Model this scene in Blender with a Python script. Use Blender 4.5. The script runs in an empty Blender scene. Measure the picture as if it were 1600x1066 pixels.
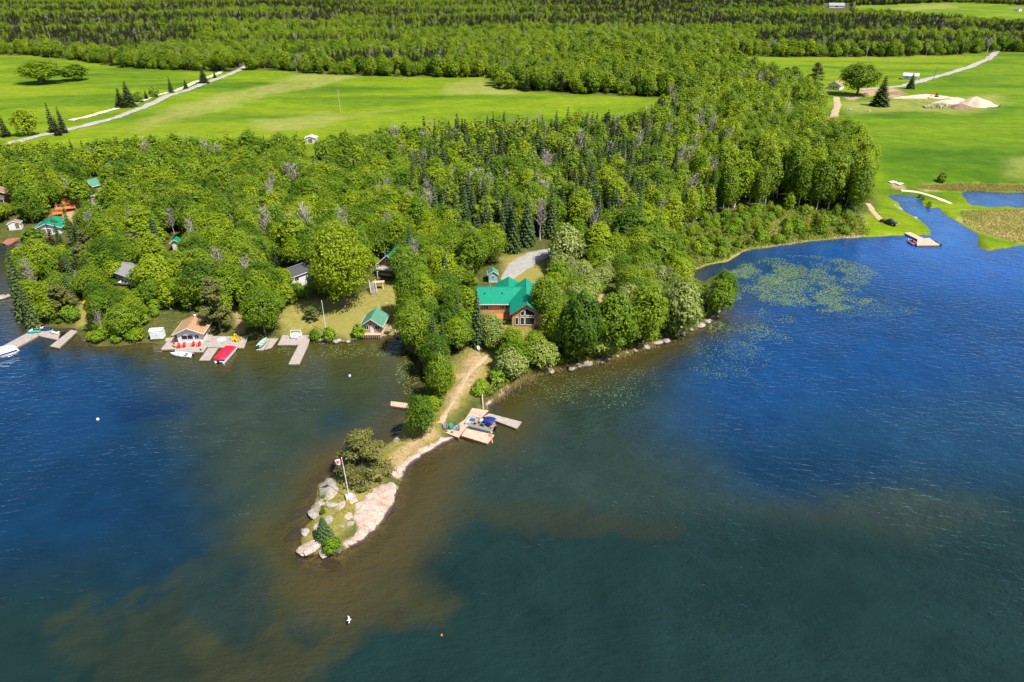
import bpy, bmesh, math, random
import numpy as np
from mathutils import Vector
R = math.radians
random.seed(11)
rng = np.random.default_rng(11)
sc = bpy.context.scene
COL = sc.collection

# ------------------------------------------------------------------ camera, sky, sun, exposure
H, TH, F, CX, CY = 77.0, R(28.2), 1600 * 24 / 36, 800.0, 533.0
cam = bpy.data.objects.new('camera', bpy.data.cameras.new('camera'))
COL.objects.link(cam)
cam.location = (0, 0, H)
cam.rotation_euler = (R(90) - TH, 0, 0)
cam.data.lens, cam.data.sensor_width = 24, 36
cam.data.clip_start, cam.data.clip_end = 1.0, 20000
sc.camera = cam

SUN_AZ, SUN_EL = R(128), R(57)          # azimuth from +Y towards +X
world = bpy.data.worlds.new('World')
sc.world = world
world.use_nodes = True
wn = world.node_tree.nodes
sky = wn.new('ShaderNodeTexSky')
sky.sky_type = 'NISHITA'
sky.sun_disc = False
sky.sun_elevation, sky.sun_rotation = SUN_EL, SUN_AZ
world.node_tree.links.new(sky.outputs[0], wn['Background'].inputs[0])
wn['Background'].inputs[1].default_value = 0.085
sun = bpy.data.objects.new('sun', bpy.data.lights.new('sun', 'SUN'))
COL.objects.link(sun)
sun.data.energy, sun.data.angle, sun.data.color = 4.6, R(0.53), (1.0, 0.955, 0.88)
sdir = Vector((math.sin(SUN_AZ) * math.cos(SUN_EL), math.cos(SUN_AZ) * math.cos(SUN_EL), math.sin(SUN_EL)))
sun.rotation_euler = sdir.to_track_quat('Z', 'Y').to_euler()
sun.location = (0, 0, 300)
sc.view_settings.view_transform = 'Standard'
sc.view_settings.look = 'None'
sc.view_settings.exposure = 0.62
sc.view_settings.gamma = 1.0
sc.view_settings.use_curve_mapping = False
sc.render.engine = 'CYCLES'
sc.cycles.max_bounces = 5
sc.cycles.diffuse_bounces = 3
sc.cycles.glossy_bounces = 2
sc.cycles.transmission_bounces = 3
sc.cycles.transparent_max_bounces = 8
sc.cycles.sample_clamp_direct = 2.0
sc.cycles.caustics_reflective = False
sc.cycles.caustics_refractive = False

# ------------------------------------------------------------------ geometry of the view: photograph point -> place on the ground
def P(px, py, z=0.0):
    px, py = np.asarray(px, float), np.asarray(py, float)
    a, b = (px - CX) / F, -(py - CY) / F
    dy, dz = math.cos(TH) + b * math.sin(TH), -math.sin(TH) + b * math.cos(TH)
    t = (np.asarray(z) - H) / dz
    return np.stack([a * t, dy * t], -1)

def PX(x, y, z=0.0):
    """world -> photograph pixel"""
    dz = np.asarray(z, float) - H
    depth = y * math.cos(TH) - dz * math.sin(TH)
    return CX + F * x / depth, CY - F * (y * math.sin(TH) + dz * math.cos(TH)) / depth

def W(pts):
    pts = np.asarray(pts, float)
    return P(pts[:, 0], pts[:, 1])

# ------------------------------------------------------------------ numpy noise and distance fields
def vn(x, y, s=0):
    xi, yi = np.floor(x), np.floor(y)
    fx, fy = x - xi, y - yi
    fx, fy = fx * fx * (3 - 2 * fx), fy * fy * (3 - 2 * fy)
    def h(i, j):
        v = np.sin(i * 127.1 + j * 311.7 + s * 74.7) * 43758.5453
        return v - np.floor(v)
    return (h(xi, yi) * (1 - fx) + h(xi + 1, yi) * fx) * (1 - fy) + (h(xi, yi + 1) * (1 - fx) + h(xi + 1, yi + 1) * fx) * fy

def fbm(x, y, s=0, o=4):
    t, a, n = 0, 0.5, 0
    for k in range(o):
        t = t + a * vn(x * 2 ** k + 13.7 * k, y * 2 ** k + 7.1 * k, s + k)
        n += a
        a *= 0.5
    return t / n

def sdf(poly, X, Y, margin=None):
    """signed distance to a polygon, positive inside (far values are clipped when margin is given)"""
    poly = np.asarray(poly, float)
    X, Y = np.asarray(X, float), np.asarray(Y, float)
    shape = X.shape
    X, Y = X.ravel(), Y.ravel()
    if margin is not None:
        lo, hi = poly.min(0) - margin, poly.max(0) + margin
        sel = (X > lo[0]) & (X < hi[0]) & (Y > lo[1]) & (Y < hi[1])
        out = np.full(X.shape, -float(margin))
        if sel.any():
            out[sel] = sdf(poly, X[sel], Y[sel])
        return out.reshape(shape)
    d2 = np.full(X.shape, 1e18)
    ins = np.zeros(X.shape, bool)
    for (x0, y0), (x1, y1) in zip(poly, np.roll(poly, -1, 0)):
        ex, ey = x1 - x0, y1 - y0
        wx, wy = X - x0, Y - y0
        t = np.clip((wx * ex + wy * ey) / (ex * ex + ey * ey + 1e-12), 0, 1)
        d2 = np.minimum(d2, (wx - ex * t) ** 2 + (wy - ey * t) ** 2)
        c = (y0 > Y) != (y1 > Y)
        with np.errstate(divide='ignore', invalid='ignore'):
            ins ^= c & (X < ex * (Y - y0) / (ey if ey else 1e-12) + x0)
    d = np.sqrt(d2)
    return np.where(ins, d, -d).reshape(shape)

def line_dist(pts, X, Y):
    d2 = np.full(np.shape(X), 1e18)
    for (x0, y0), (x1, y1) in zip(pts[:-1], pts[1:]):
        ex, ey = x1 - x0, y1 - y0
        t = np.clip(((X - x0) * ex + (Y - y0) * ey) / (ex * ex + ey * ey + 1e-12), 0, 1)
        d2 = np.minimum(d2, (X - x0 - ex * t) ** 2 + (Y - y0 - ey * t) ** 2)
    return np.sqrt(d2)

def ss(a, b, x):
    t = np.clip((x - a) / (b - a), 0, 1)
    return t * t * (3 - 2 * t)

# ------------------------------------------------------------------ shoreline
SHORE_PX = [(-900, 372), (-500, 378), (-150, 382), (-20, 383), (20, 378), (60, 374), (100, 378), (70, 388), (38, 392), (26, 415), (24, 445), (28, 460),
    (34, 480), (48, 500), (62, 510), (85, 512), (118, 514), (128, 532), (150, 541), (185, 541), (232, 535), (250, 538), (300, 536),
    (345, 534), (392, 530), (430, 529), (478, 523), (500, 531), (530, 533), (548, 532), (568, 526), (590, 527), (608, 524), (632, 530), (634, 546), (652, 556),
    (660, 575), (663, 595), (668, 612), (668, 630), (642, 645), (632, 658), (627, 676), (612, 690), (585, 700), (560, 722), (538, 738),
    (520, 745), (500, 757), (496, 775), (488, 792), (484, 812), (474, 828), (470, 848), (474, 861), (486, 866), (506, 868),
    (525, 864), (545, 857), (570, 846), (588, 828), (605, 806), (617, 788), (621, 768), (629, 745), (634, 733), (648, 718), (668, 706),
    (690, 695), (712, 684), (740, 664), (752, 648), (764, 634), (778, 621), (800, 603), (824, 593), (838, 584), (870, 577), (900, 571), (918, 569), (958, 560), (1000, 545), (1020, 540), (1060, 526),
    (1090, 515), (1106, 505), (1120, 497), (1130, 478), (1140, 462), (1146, 446), (1140, 430), (1118, 430), (1100, 441), (1085, 434), (1080, 425),
    (1105, 416), (1140, 408), (1158, 396), (1168, 391), (1210, 386), (1262, 378), (1300, 374), (1345, 371), (1390, 369), (1430, 368), (1452, 368),
    (1455, 362), (1447, 352), (1434, 342), (1422, 336), (1412, 330), (1404, 318), (1386, 306), (1405, 304), (1428, 307), (1442, 314), (1440, 321),
    (1450, 326), (1466, 325), (1476, 335), (1492, 345), (1508, 355), (1524, 364), (1529, 374), (1527, 386), (1545, 393), (1562, 390), (1580, 387), (1600, 384),
    (1700, 378), (1850, 380), (2100, 374), (2500, 366)]
POND_PX = [(1502, 300), (1505, 308), (1517, 320), (1545, 323), (1575, 322), (1590, 325), (1640, 318), (1700, 312), (1690, 303), (1640, 301), (1570, 302), (1530, 299)]
SHORE = np.vstack([W(SHORE_PX), [[6000, 600], [9000, 14000], [-9000, 14000], [-6000, 600]]])
POND = W(POND_PX)
HILL = P(960, 104)
MARSH = W([(1386, 300), (1500, 290), (1640, 292), (1900, 296), (1900, 372), (1600, 386), (1540, 395), (1500, 352), (1440, 325)])

def shore_d(x, y):
    return np.minimum(sdf(SHORE, x, y), -sdf(POND, x, y, 60))

def terr(x, y, d=None):
    x, y = np.asarray(x, float), np.asarray(y, float)
    if d is None:
        d = shore_d(x, y)
    near = np.clip((420 - y) / 200, 0, 1)
    dn = d + near * ((fbm(x / 2.6, y / 2.6, 3, 3) - 0.5) * 1.3)
    mk = 1 - 0.93 * ss(-6, 6, sdf(MARSH, x, y, 60))
    up = 0.3 * (1 - np.exp(-np.maximum(dn, 0) / 0.7)) + mk * (3.4 * (1 - np.exp(-np.maximum(dn, 0) / 20)))
    up = up + mk * ss(4, 40, dn) * (fbm(x / 35, y / 35, 5, 3) - 0.5) * 2.2
    hill = 13 * np.exp(-(((x - HILL[0]) / 110) ** 2 + ((y - HILL[1]) / 120) ** 2))
    far = ss(900, 3000, y) * 14 * fbm(x / 420, y / 420, 9, 2) + ss(2600, 5200, y) * 70
    dn_ = np.minimum(dn, 0)
    down = -np.minimum(7, 0.35 * (1 - np.exp(dn_ / 0.8)) + 0.11 * np.abs(dn_))
    return np.where(dn > 0, up + hill + far, down)

def GW3(pts):
    """photograph points -> points on the terrain, (n,3)"""
    pts = np.asarray(pts, float).reshape(-1, 2)
    z = np.zeros(len(pts))
    for _ in range(6):
        p = P(pts[:, 0], pts[:, 1], z)
        z = np.maximum(terr(p[:, 0], p[:, 1]), 0.0)
    return np.concatenate([p, z[:, None]], 1)

def GW(pts):
    return GW3(pts)[:, :2]

def G(px, py):
    return Vector(GW3([(px, py)])[0].tolist())

# ------------------------------------------------------------------ mesh helpers
def mesh_np(name, verts, faces_flat, loop_start, smooth=False):
    me = bpy.data.meshes.new(name)
    verts = np.asarray(verts, np.float32)
    faces_flat = np.asarray(faces_flat, np.int32)
    loop_start = np.asarray(loop_start, np.int32)
    me.vertices.add(len(verts))
    me.vertices.foreach_set('co', verts.ravel())
    me.loops.add(len(faces_flat))
    me.loops.foreach_set('vertex_index', faces_flat)
    me.polygons.add(len(loop_start))
    me.polygons.foreach_set('loop_start', loop_start)
    if smooth:
        me.polygons.foreach_set('use_smooth', np.ones(len(loop_start), bool))
    me.update(calc_edges=True)
    return me

def mesh_n(name, verts, faces, smooth=False):
    """faces: (n,k) array"""
    faces = np.asarray(faces, np.int32)
    return mesh_np(name, verts, faces.ravel(), np.arange(len(faces)) * faces.shape[1], smooth)

def link(name, me, parent=None, mats=()):
    o = bpy.data.objects.new(name, me)
    COL.objects.link(o)
    if parent is not None:
        o.parent = parent
    for m in mats:
        me.materials.append(m)
    return o

def tag(o, label=None, cat=None, group=None, kind=None):
    if label: o['label'] = label
    if cat: o['category'] = cat
    if group: o['group'] = group
    if kind: o['kind'] = kind
    return o

def thing(name, label, cat, loc=(0, 0, 0), rz=0.0, group=None):
    o = bpy.data.objects.new(name, None)
    o.empty_display_size = 0.2
    COL.objects.link(o)
    o.location = loc
    o.rotation_euler = (0, 0, rz)
    return tag(o, label, cat, group)

def copy_tree(o, parent=None):
    c = o.copy()
    COL.objects.link(c)
    if parent is not None:
        c.parent = parent
    for ch in list(o.children):
        copy_tree(ch, c)
    return c

class MB:
    def __init__(s):
        s.v, s.f = [], []
    def add(s, v, f):
        b = len(s.v)
        s.v += [tuple(map(float, p)) for p in v]
        s.f += [[i + b for i in q] for q in f]
        return s
    def box(s, c, d, rz=0.0, tilt=None):
        x, y, z = [k / 2 for k in d]
        pts = [Vector((a * x, b * y, e * z)) for e in (-1, 1) for b in (-1, 1) for a in (-1, 1)]
        if tilt is not None:
            from mathutils import Euler
            m = Euler(tilt).to_matrix()
            pts = [m @ p for p in pts]
        if rz:
            cr, sr = math.cos(rz), math.sin(rz)
            pts = [Vector((p.x * cr - p.y * sr, p.x * sr + p.y * cr, p.z)) for p in pts]
        c = Vector(c)
        return s.add([p + c for p in pts], [(0, 2, 3, 1), (4, 5, 7, 6), (0, 1, 5, 4), (2, 6, 7, 3), (0, 4, 6, 2), (1, 3, 7, 5)])
    def prism(s, poly, axis, a, b):
        """poly: 2-D outline; axis x/y/z: extruded from a to b"""
        n = len(poly)
        mk = {'x': lambda p, t: (t, p[0], p[1]), 'y': lambda p, t: (p[0], t, p[1]), 'z': lambda p, t: (p[0], p[1], t)}[axis]
        v = [mk(p, a) for p in poly] + [mk(p, b) for p in poly]
        f = [list(range(n))[::-1], list(range(n, 2 * n))] + [[i, (i + 1) % n, n + (i + 1) % n, n + i] for i in range(n)]
        return s.add(v, f)
    def tube(s, path, rad, n=7, cap=True):
        path = [Vector(p) for p in path]
        if not hasattr(rad, '__len__'):
            rad = [rad] * len(path)
        v, f = [], []
        for i, p in enumerate(path):
            t = (path[min(i + 1, len(path) - 1)] - path[max(i - 1, 0)]).normalized()
            u = t.cross(Vector((0, 0, 1) if abs(t.z) < 0.9 else (1, 0, 0))).normalized()
            w = t.cross(u)
            for k in range(n):
                a = 2 * math.pi * k / n
                v.append(p + (u * math.cos(a) + w * math.sin(a)) * rad[i])
        for i in range(len(path) - 1):
            for k in range(n):
                f.append((i * n + k, i * n + (k + 1) % n, (i + 1) * n + (k + 1) % n, (i + 1) * n + k))
        if cap:
            f.append(list(range(n)))
            f.append(list(range((len(path) - 1) * n, len(path) * n))[::-1])
        return s.add(v, f)
    def loft(s, rings, cap=True, close=True):
        n = len(rings[0])
        v = [p for r in rings for p in r]
        f = []
        for i in range(len(rings) - 1):
            for k in range(n if close else n - 1):
                f.append((i * n + k, i * n + (k + 1) % n, (i + 1) * n + (k + 1) % n, (i + 1) * n + k))
        if cap:
            f.append(list(range(n))[::-1])
            f.append(list(range((len(rings) - 1) * n, len(rings) * n)))
        return s.add(v, f)
    def build(s, name, mat, parent=None, smooth=False, bevel=0.0):
        me = bpy.data.meshes.new(name)
        me.from_pydata(s.v, [], s.f)
        bm = bmesh.new()
        bm.from_mesh(me)
        bmesh.ops.recalc_face_normals(bm, faces=bm.faces)
        if bevel:
            bmesh.ops.bevel(bm, geom=[e for e in bm.edges if len(e.link_faces) == 2 and e.calc_face_angle(0) > 0.6], offset=bevel, segments=2, affect='EDGES', profile=0.6)
        bm.to_mesh(me)
        bm.free()
        if smooth:
            for p in me.polygons:
                p.use_smooth = True
        me.materials.append(M[mat] if isinstance(mat, str) else mat)
        o = bpy.data.objects.new(name, me)
        COL.objects.link(o)
        if parent is not None:
            o.parent = parent
        return o

# ------------------------------------------------------------------ materials
M = {}
def nt(name):
    m = bpy.data.materials.new(name)
    m.use_nodes = True
    M[name] = m
    t = m.node_tree
    return m, t, t.nodes['Principled BSDF'], t.nodes['Material Output']

def N(t, typ, **kw):
    n = t.nodes.new(typ)
    for k, v in kw.items():
        if k == 'inp':
            for a, b in v.items():
                n.inputs[a].default_value = b
        else:
            setattr(n, k, v)
    return n

def noise(t, scale, detail=4, rough=0.55, vec=None, dist=0.0):
    n = N(t, 'ShaderNodeTexNoise', inp={'Scale': scale, 'Detail': detail, 'Roughness': rough, 'Distortion': dist})
    if vec is not None:
        t.links.new(vec, n.inputs['Vector'])
    return n

def ramp(t, fac, stops):
    r = N(t, 'ShaderNodeValToRGB')
    e = r.color_ramp.elements
    while len(e) < len(stops):
        e.new(0.5)
    while len(e) > len(stops):
        e.remove(e[-1])
    for k, (p, c) in enumerate(stops):
        e[k].position = p
        e[k].color = (*c, 1)
    t.links.new(fac, r.inputs[0])
    return r

def mixc(t, fac, a, b, mode='MIX'):
    m = N(t, 'ShaderNodeMix', data_type='RGBA', blend_type=mode)
    for i, v in ((0, fac), (6, a), (7, b)):
        if isinstance(v, (int, float)):
            m.inputs[i].default_value = v
        elif isinstance(v, tuple):
            m.inputs[i].default_value = (*v, 1)
        else:
            t.links.new(v, m.inputs[i])
    return m.outputs[2]

def math_(t, op, a, b=0.0):
    m = N(t, 'ShaderNodeMath', operation=op)
    for i, v in ((0, a), (1, b)):
        if isinstance(v, (int, float)):
            m.inputs[i].default_value = v
        else:
            t.links.new(v, m.inputs[i])
    return m.outputs[0]

def surf(name, col, rough=0.6, var=0.25, scale=3.0, bump=0.0, metal=0.0, spec=0.4, lines=None, col2=None):
    """a plain surface: base colour with noise wear, optional ribs or siding lines: lines=(axis, per metre, strength)"""
    m, t, b, o = nt(name)
    tc = N(t, 'ShaderNodeTexCoord')
    n = noise(t, scale, 6, 0.65, tc.outputs['Object'])
    c2 = col2 or tuple(c * (1 - var) for c in col)
    c = mixc(t, ramp(t, n.outputs[0], [(0.3, (0, 0, 0)), (0.72, (1, 1, 1))]).outputs[0], tuple(min(1, k * (1 + var * 0.35)) for k in col), c2)
    t.links.new(c, b.inputs['Base Color'])
    b.inputs['Roughness'].default_value = rough
    b.inputs['Metallic'].default_value = metal
    b.inputs['Specular IOR Level'].default_value = spec
    hsrc = n.outputs[0]
    if lines:
        sep = N(t, 'ShaderNodeSeparateXYZ')
        t.links.new(tc.outputs['Object'], sep.inputs[0])
        s = math_(t, 'MULTIPLY', sep.outputs['XYZ'.index(lines[0])], lines[1] * 2 * math.pi)
        hsrc = math_(t, 'ADD', math_(t, 'MULTIPLY', math_(t, 'ABSOLUTE', math_(t, 'SINE', s)), lines[2]), math_(t, 'MULTIPLY', n.outputs[0], 0.3))
        bump = bump or 0.5
    if bump:
        bp = N(t, 'ShaderNodeBump', inp={'Strength': bump, 'Distance': 0.06})
        t.links.new(hsrc, bp.inputs['Height'])
        t.links.new(bp.outputs[0], b.inputs['Normal'])
    return m

def leafmat(name, stops, rough=0.55, trans=0.4, spread=0.34):
    """stops: colours a whole plant may take (picked by the plant), each leaf lighter or darker round it"""
    m, t, b, o = nt(name)
    oi = N(t, 'ShaderNodeObjectInfo')
    at = N(t, 'ShaderNodeAttribute', attribute_name='v')
    c = ramp(t, oi.outputs['Random'], [(i / max(1, len(stops) - 1), k) for i, k in enumerate(stops)]).outputs[0]
    lo, hi = 1 - spread, 1 + spread
    c = mixc(t, 1.0, c, ramp(t, at.outputs['Fac'], [(0.0, (lo, lo, lo)), (1.0, (hi, hi * .97, hi))]).outputs[0], 'MULTIPLY')
    t.links.new(c, b.inputs['Base Color'])
    b.inputs['Roughness'].default_value = rough
    b.inputs['Specular IOR Level'].default_value = 0.25
    if trans:
        tr = N(t, 'ShaderNodeBsdfTranslucent')
        t.links.new(mixc(t, 1.0, c, (1.0, 1.0, 0.55), 'MULTIPLY'), tr.inputs[0])
        mx = N(t, 'ShaderNodeMixShader', inp={0: trans})
        t.links.new(b.outputs[0], mx.inputs[1])
        t.links.new(tr.outputs[0], mx.inputs[2])
        t.links.new(mx.outputs[0], o.inputs[0])
    return m

surf('bark', (0.13, 0.10, 0.075), 0.9, 0.5, 4, 0.4)
surf('bark_pale', (0.52, 0.49, 0.42), 0.85, 0.55, 3, 0.3)
surf('deadwood', (0.40, 0.36, 0.33), 0.9, 0.4, 3, 0.3)
leafmat('leaf_oak', [(0.075, 0.155, 0.008), (0.15, 0.26, 0.010), (0.25, 0.355, 0.010), (0.11, 0.21, 0.010), (0.32, 0.41, 0.012), (0.17, 0.285, 0.02)])
leafmat('leaf_aspen', [(0.105, 0.205, 0.010), (0.23, 0.34, 0.012), (0.33, 0.42, 0.014), (0.16, 0.275, 0.012), (0.26, 0.35, 0.03)])
leafmat('leaf_pale', [(0.25, 0.33, 0.06), (0.36, 0.42, 0.12), (0.30, 0.40, 0.05)])
leafmat('leaf_shrub', [(0.14, 0.27, 0.012), (0.26, 0.39, 0.016), (0.21, 0.35, 0.03)])
leafmat('needle_spruce', [(0.065, 0.115, 0.026), (0.11, 0.155, 0.04), (0.08, 0.14, 0.045)], trans=0.15)
leafmat('needle_far', [(0.030, 0.042, 0.014), (0.060, 0.062, 0.022), (0.045, 0.060, 0.018)], trans=0.1)
leafmat('needle_pine', [(0.14, 0.155, 0.035), (0.17, 0.175, 0.04), (0.13, 0.165, 0.035)], trans=0.18)
leafmat('twig', [(0.28, 0.25, 0.20), (0.44, 0.40, 0.33), (0.33, 0.28, 0.24)], trans=0.0)
leafmat('brush', [(0.20, 0.27, 0.03)], trans=0.35, spread=0.6)
leafmat('reed', [(0.46, 0.38, 0.15)], trans=0.45)
leafmat('grass_blade', [(0.27, 0.25, 0.05)], trans=0.3)
leafmat('lily', [(0.13, 0.20, 0.075)], rough=0.35, trans=0.0)

surf('metal_green', (0.004, 0.265, 0.155), 0.36, 0.14, 0.8, spec=0.5)
surf('metal_green_faded', (0.10, 0.27, 0.17), 0.5, 0.25, 0.8)
surf('metal_green_dark', (0.012, 0.15, 0.09), 0.5, 0.2, 0.8)
surf('shingle_brown', (0.46, 0.26, 0.13), 0.9, 0.45, 2.5, lines=('Z', 2.5, 0.6))
surf('shingle_dark', (0.075, 0.075, 0.085), 0.85, 0.3, 2.0, lines=('Z', 2.5, 0.5))
surf('shingle_grey', (0.28, 0.27, 0.27), 0.85, 0.3, 2.0, lines=('Z', 2.5, 0.5))
surf('shingle_tan', (0.34, 0.22, 0.15), 0.85, 0.35, 2.0, lines=('Z', 2.5, 0.5))
surf('log_orange', (0.62, 0.34, 0.17), 0.6, 0.35, 1.5, lines=('Z', 2.2, 1.0))
surf('siding_salmon', (0.60, 0.30, 0.17), 0.6, 0.25, 1.5, lines=('Z', 2.6, 1.0))
surf('siding_white', (0.74, 0.74, 0.73), 0.55, 0.12, 1.5, lines=('Z', 2.6, 0.8))
surf('siding_grey', (0.42, 0.39, 0.35), 0.6, 0.2, 1.5, lines=('Z', 2.6, 0.8))
surf('siding_teal', (0.25, 0.52, 0.50), 0.6, 0.2, 1.5, lines=('Z', 2.6, 0.8))
surf('white_paint', (0.80, 0.80, 0.79), 0.5, 0.1, 2)
surf('white_gel', (0.78, 0.78, 0.77), 0.25, 0.08, 2, spec=0.5)
surf('aluminium', (0.58, 0.59, 0.60), 0.35, 0.15, 2, metal=0.7)
surf('wood_grey', (0.44, 0.38, 0.33), 0.8, 0.35, 1.6, bump=0.3)
surf('wood_pink', (0.62, 0.45, 0.33), 0.75, 0.28, 1.4, bump=0.3)
surf('wood_red', (0.42, 0.17, 0.115), 0.7, 0.3, 1.4, bump=0.3)
surf('wood_orange', (0.60, 0.23, 0.07), 0.7, 0.25, 1.4, bump=0.3)
surf('wood_brown', (0.24, 0.15, 0.09), 0.8, 0.35, 1.6, bump=0.3)
surf('red_plastic', (0.62, 0.012, 0.02), 0.45, 0.12, 2)
surf('red_cover', (0.70, 0.012, 0.045), 0.6, 0.12, 1.2, bump=0.2)
surf('yellow_plastic', (0.85, 0.58, 0.02), 0.45, 0.12, 2)
surf('teal_plastic', (0.02, 0.33, 0.26), 0.45, 0.15, 2)
surf('slate_plastic', (0.20, 0.21, 0.28), 0.5, 0.15, 2)
surf('black_rubber', (0.018, 0.018, 0.02), 0.6, 0.2, 3)
surf('navy_canvas', (0.012, 0.025, 0.20), 0.65, 0.15, 1.5, bump=0.15)
surf('blue_vinyl', (0.03, 0.13, 0.26), 0.45, 0.2, 2)
surf('blue_tarp', (0.015, 0.22, 0.62), 0.5, 0.2, 2, bump=0.3)
surf('mint_boat', (0.36, 0.62, 0.52), 0.4, 0.15, 2)
surf('dark_interior', (0.07, 0.065, 0.06), 0.8, 0.3, 2)
surf('tan_interior', (0.36, 0.24, 0.17), 0.7, 0.3, 2)
surf('car_black', (0.012, 0.013, 0.022), 0.15, 0.1, 2, spec=0.6)
surf('concrete', (0.62, 0.60, 0.57), 0.9, 0.2, 2, bump=0.2)
surf('red_flag', (0.70, 0.012, 0.02), 0.7, 0.1, 2)
surf('brick_red', (0.30, 0.10, 0.06), 0.9, 0.4, 3, bump=0.4)
surf('sand_pile', (0.62, 0.47, 0.36), 0.95, 0.3, 0.5, bump=0.6, col2=(0.42, 0.34, 0.24))
surf('soil_pile', (0.27, 0.17, 0.11), 0.95, 0.35, 0.7, bump=0.6)
surf('buoy_white', (0.85, 0.85, 0.85), 0.5, 0.05, 2)
surf('orange_plastic', (0.75, 0.20, 0.02), 0.5, 0.1, 2)
surf('gravel_grey', (0.36, 0.34, 0.31), 0.95, 0.28, 0.9, bump=0.3)
surf('road_grey', (0.40, 0.37, 0.33), 0.95, 0.25, 0.25, bump=0.3)
surf('dirt_tan', (0.50, 0.37, 0.22), 0.95, 0.3, 0.5, bump=0.3)
surf('sand_tan', (0.66, 0.55, 0.40), 0.95, 0.2, 0.8, bump=0.3)
m, t, b, o = nt('glass')
b.inputs['Base Color'].default_value = (0.02, 0.025, 0.03, 1)
b.inputs['Roughness'].default_value = 0.06
b.inputs['Specular IOR Level'].default_value = 0.8

def rockmat(name, c0, c1, c2):
    m, t, b, o = nt(name)
    tc = N(t, 'ShaderNodeTexCoord')
    g = N(t, 'ShaderNodeNewGeometry')
    n = noise(t, 0.55, 8, 0.65, g.outputs['Position'], 0.6)
    n2 = noise(t, 6, 6, 0.7, g.outputs['Position'])
    c = ramp(t, n.outputs[0], [(0.3, c0), (0.5, c1), (0.72, c2)]).outputs[0]
    sp = ramp(t, n2.outputs[0], [(0.42, (0.62, 0.6, 0.58)), (0.62, (1.05, 1.05, 1.05))]).outputs[0]
    c = mixc(t, 1.0, c, sp, 'MULTIPLY')
    n3_ = noise(t, 1.6, 8, 0.75, g.outputs['Position'], 1.2)
    c = mixc(t, ramp(t, n3_.outputs[0], [(0.60, (0, 0, 0)), (0.72, (1, 1, 1))]).outputs[0], c, (0.27, 0.22, 0.17))
    vor = N(t, 'ShaderNodeTexVoronoi', feature='DISTANCE_TO_EDGE', inp={'Scale': 0.38, 'Randomness': 1.0})
    wv = N(t, 'ShaderNodeVectorMath', operation='MULTIPLY_ADD')
    t.links.new(n2.outputs['Color'], wv.inputs[0]); wv.inputs[1].default_value = (0.7, 0.7, 0.7); t.links.new(g.outputs['Position'], wv.inputs[2])
    t.links.new(wv.outputs[0], vor.inputs['Vector'])
    c = mixc(t, ramp(t, vor.outputs['Distance'], [(0.003, (1, 1, 1)), (0.014, (0, 0, 0))]).outputs[0], c, (0.20, 0.15, 0.11))
    sep = N(t, 'ShaderNodeSeparateXYZ')
    t.links.new(g.outputs['Position'], sep.inputs[0])
    # algae and wet stain at the waterline
    wn_ = math_(t, 'ADD', sep.outputs[2], math_(t, 'MULTIPLY', n2.outputs[0], -0.35))
    wet = ramp(t, math_(t, 'MULTIPLY', wn_, 2.2), [(0.0, (1, 1, 1)), (0.33, (0, 0, 0))]).outputs[0]
    c = mixc(t, wet, c, (0.055, 0.035, 0.03))
    t.links.new(c, b.inputs['Base Color'])
    b.inputs['Roughness'].default_value = 0.85
    bp = N(t, 'ShaderNodeBump', inp={'Strength': 0.7, 'Distance': 0.12})
    t.links.new(math_(t, 'ADD', n.outputs[0], math_(t, 'MULTIPLY', n2.outputs[0], 0.4)), bp.inputs['Height'])
    t.links.new(bp.outputs[0], b.inputs['Normal'])
rockmat('rock_pink', (0.38, 0.27, 0.21), (0.58, 0.44, 0.36), (0.70, 0.57, 0.48))
rockmat('rock_pale', (0.24, 0.21, 0.17), (0.44, 0.39, 0.33), (0.60, 0.55, 0.48))
rockmat('rock_dark', (0.14, 0.11, 0.06), (0.22, 0.17, 0.09), (0.30, 0.24, 0.13))

# ------------------------------------------------------------------ the ground: open land, fields, lawns, bare earth
FIELD_PX = {
 'west': [(-500, 110), (-200, 98), (0, 86), (60, 88), (130, 97), (200, 107), (300, 112), (385, 110), (400, 110), (470, 114), (560, 119), (680, 121), (765, 121), (775, 139), (850, 145), (950, 149), (1010, 152), (1042, 155),
          (1040, 172), (1000, 205), (900, 215), (800, 222), (700, 228), (600, 238), (480, 246), (300, 252), (100, 256), (-500, 266)],
 'east': [(1085, 84), (1200, 89), (1300, 90), (1400, 89), (1480, 87), (1560, 82), (1700, 82), (2200, 95), (2200, 300), (1640, 298), (1600, 290), (1500, 291), (1440, 293), (1400, 296), (1385, 305), (1375, 318), (1365, 300), (1322, 250), (1292, 215), (1288, 160), (1268, 145), (1225, 130), (1180, 112), (1130, 100)],
 'marsh_green': [(1392, 305), (1440, 292), (1500, 290), (1640, 292), (1900, 296), (1900, 374), (1600, 388), (1545, 396), (1500, 354), (1440, 327)],
 'far': [(1375, 12), (1410, 6), (1480, 4), (1600, 8), (1800, 12), (1800, 44), (1600, 46), (1540, 40), (1470, 34), (1400, 26)],
 'far_strip': [(1335, 9), (1420, 7), (1425, 24), (1335, 25)],
 'east_lawn': [(1350, 345), (1372, 318), (1385, 300), (1440, 292), (1500, 296), (1455, 330), (1470, 372), (1380, 375), (1330, 370)],
}
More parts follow.
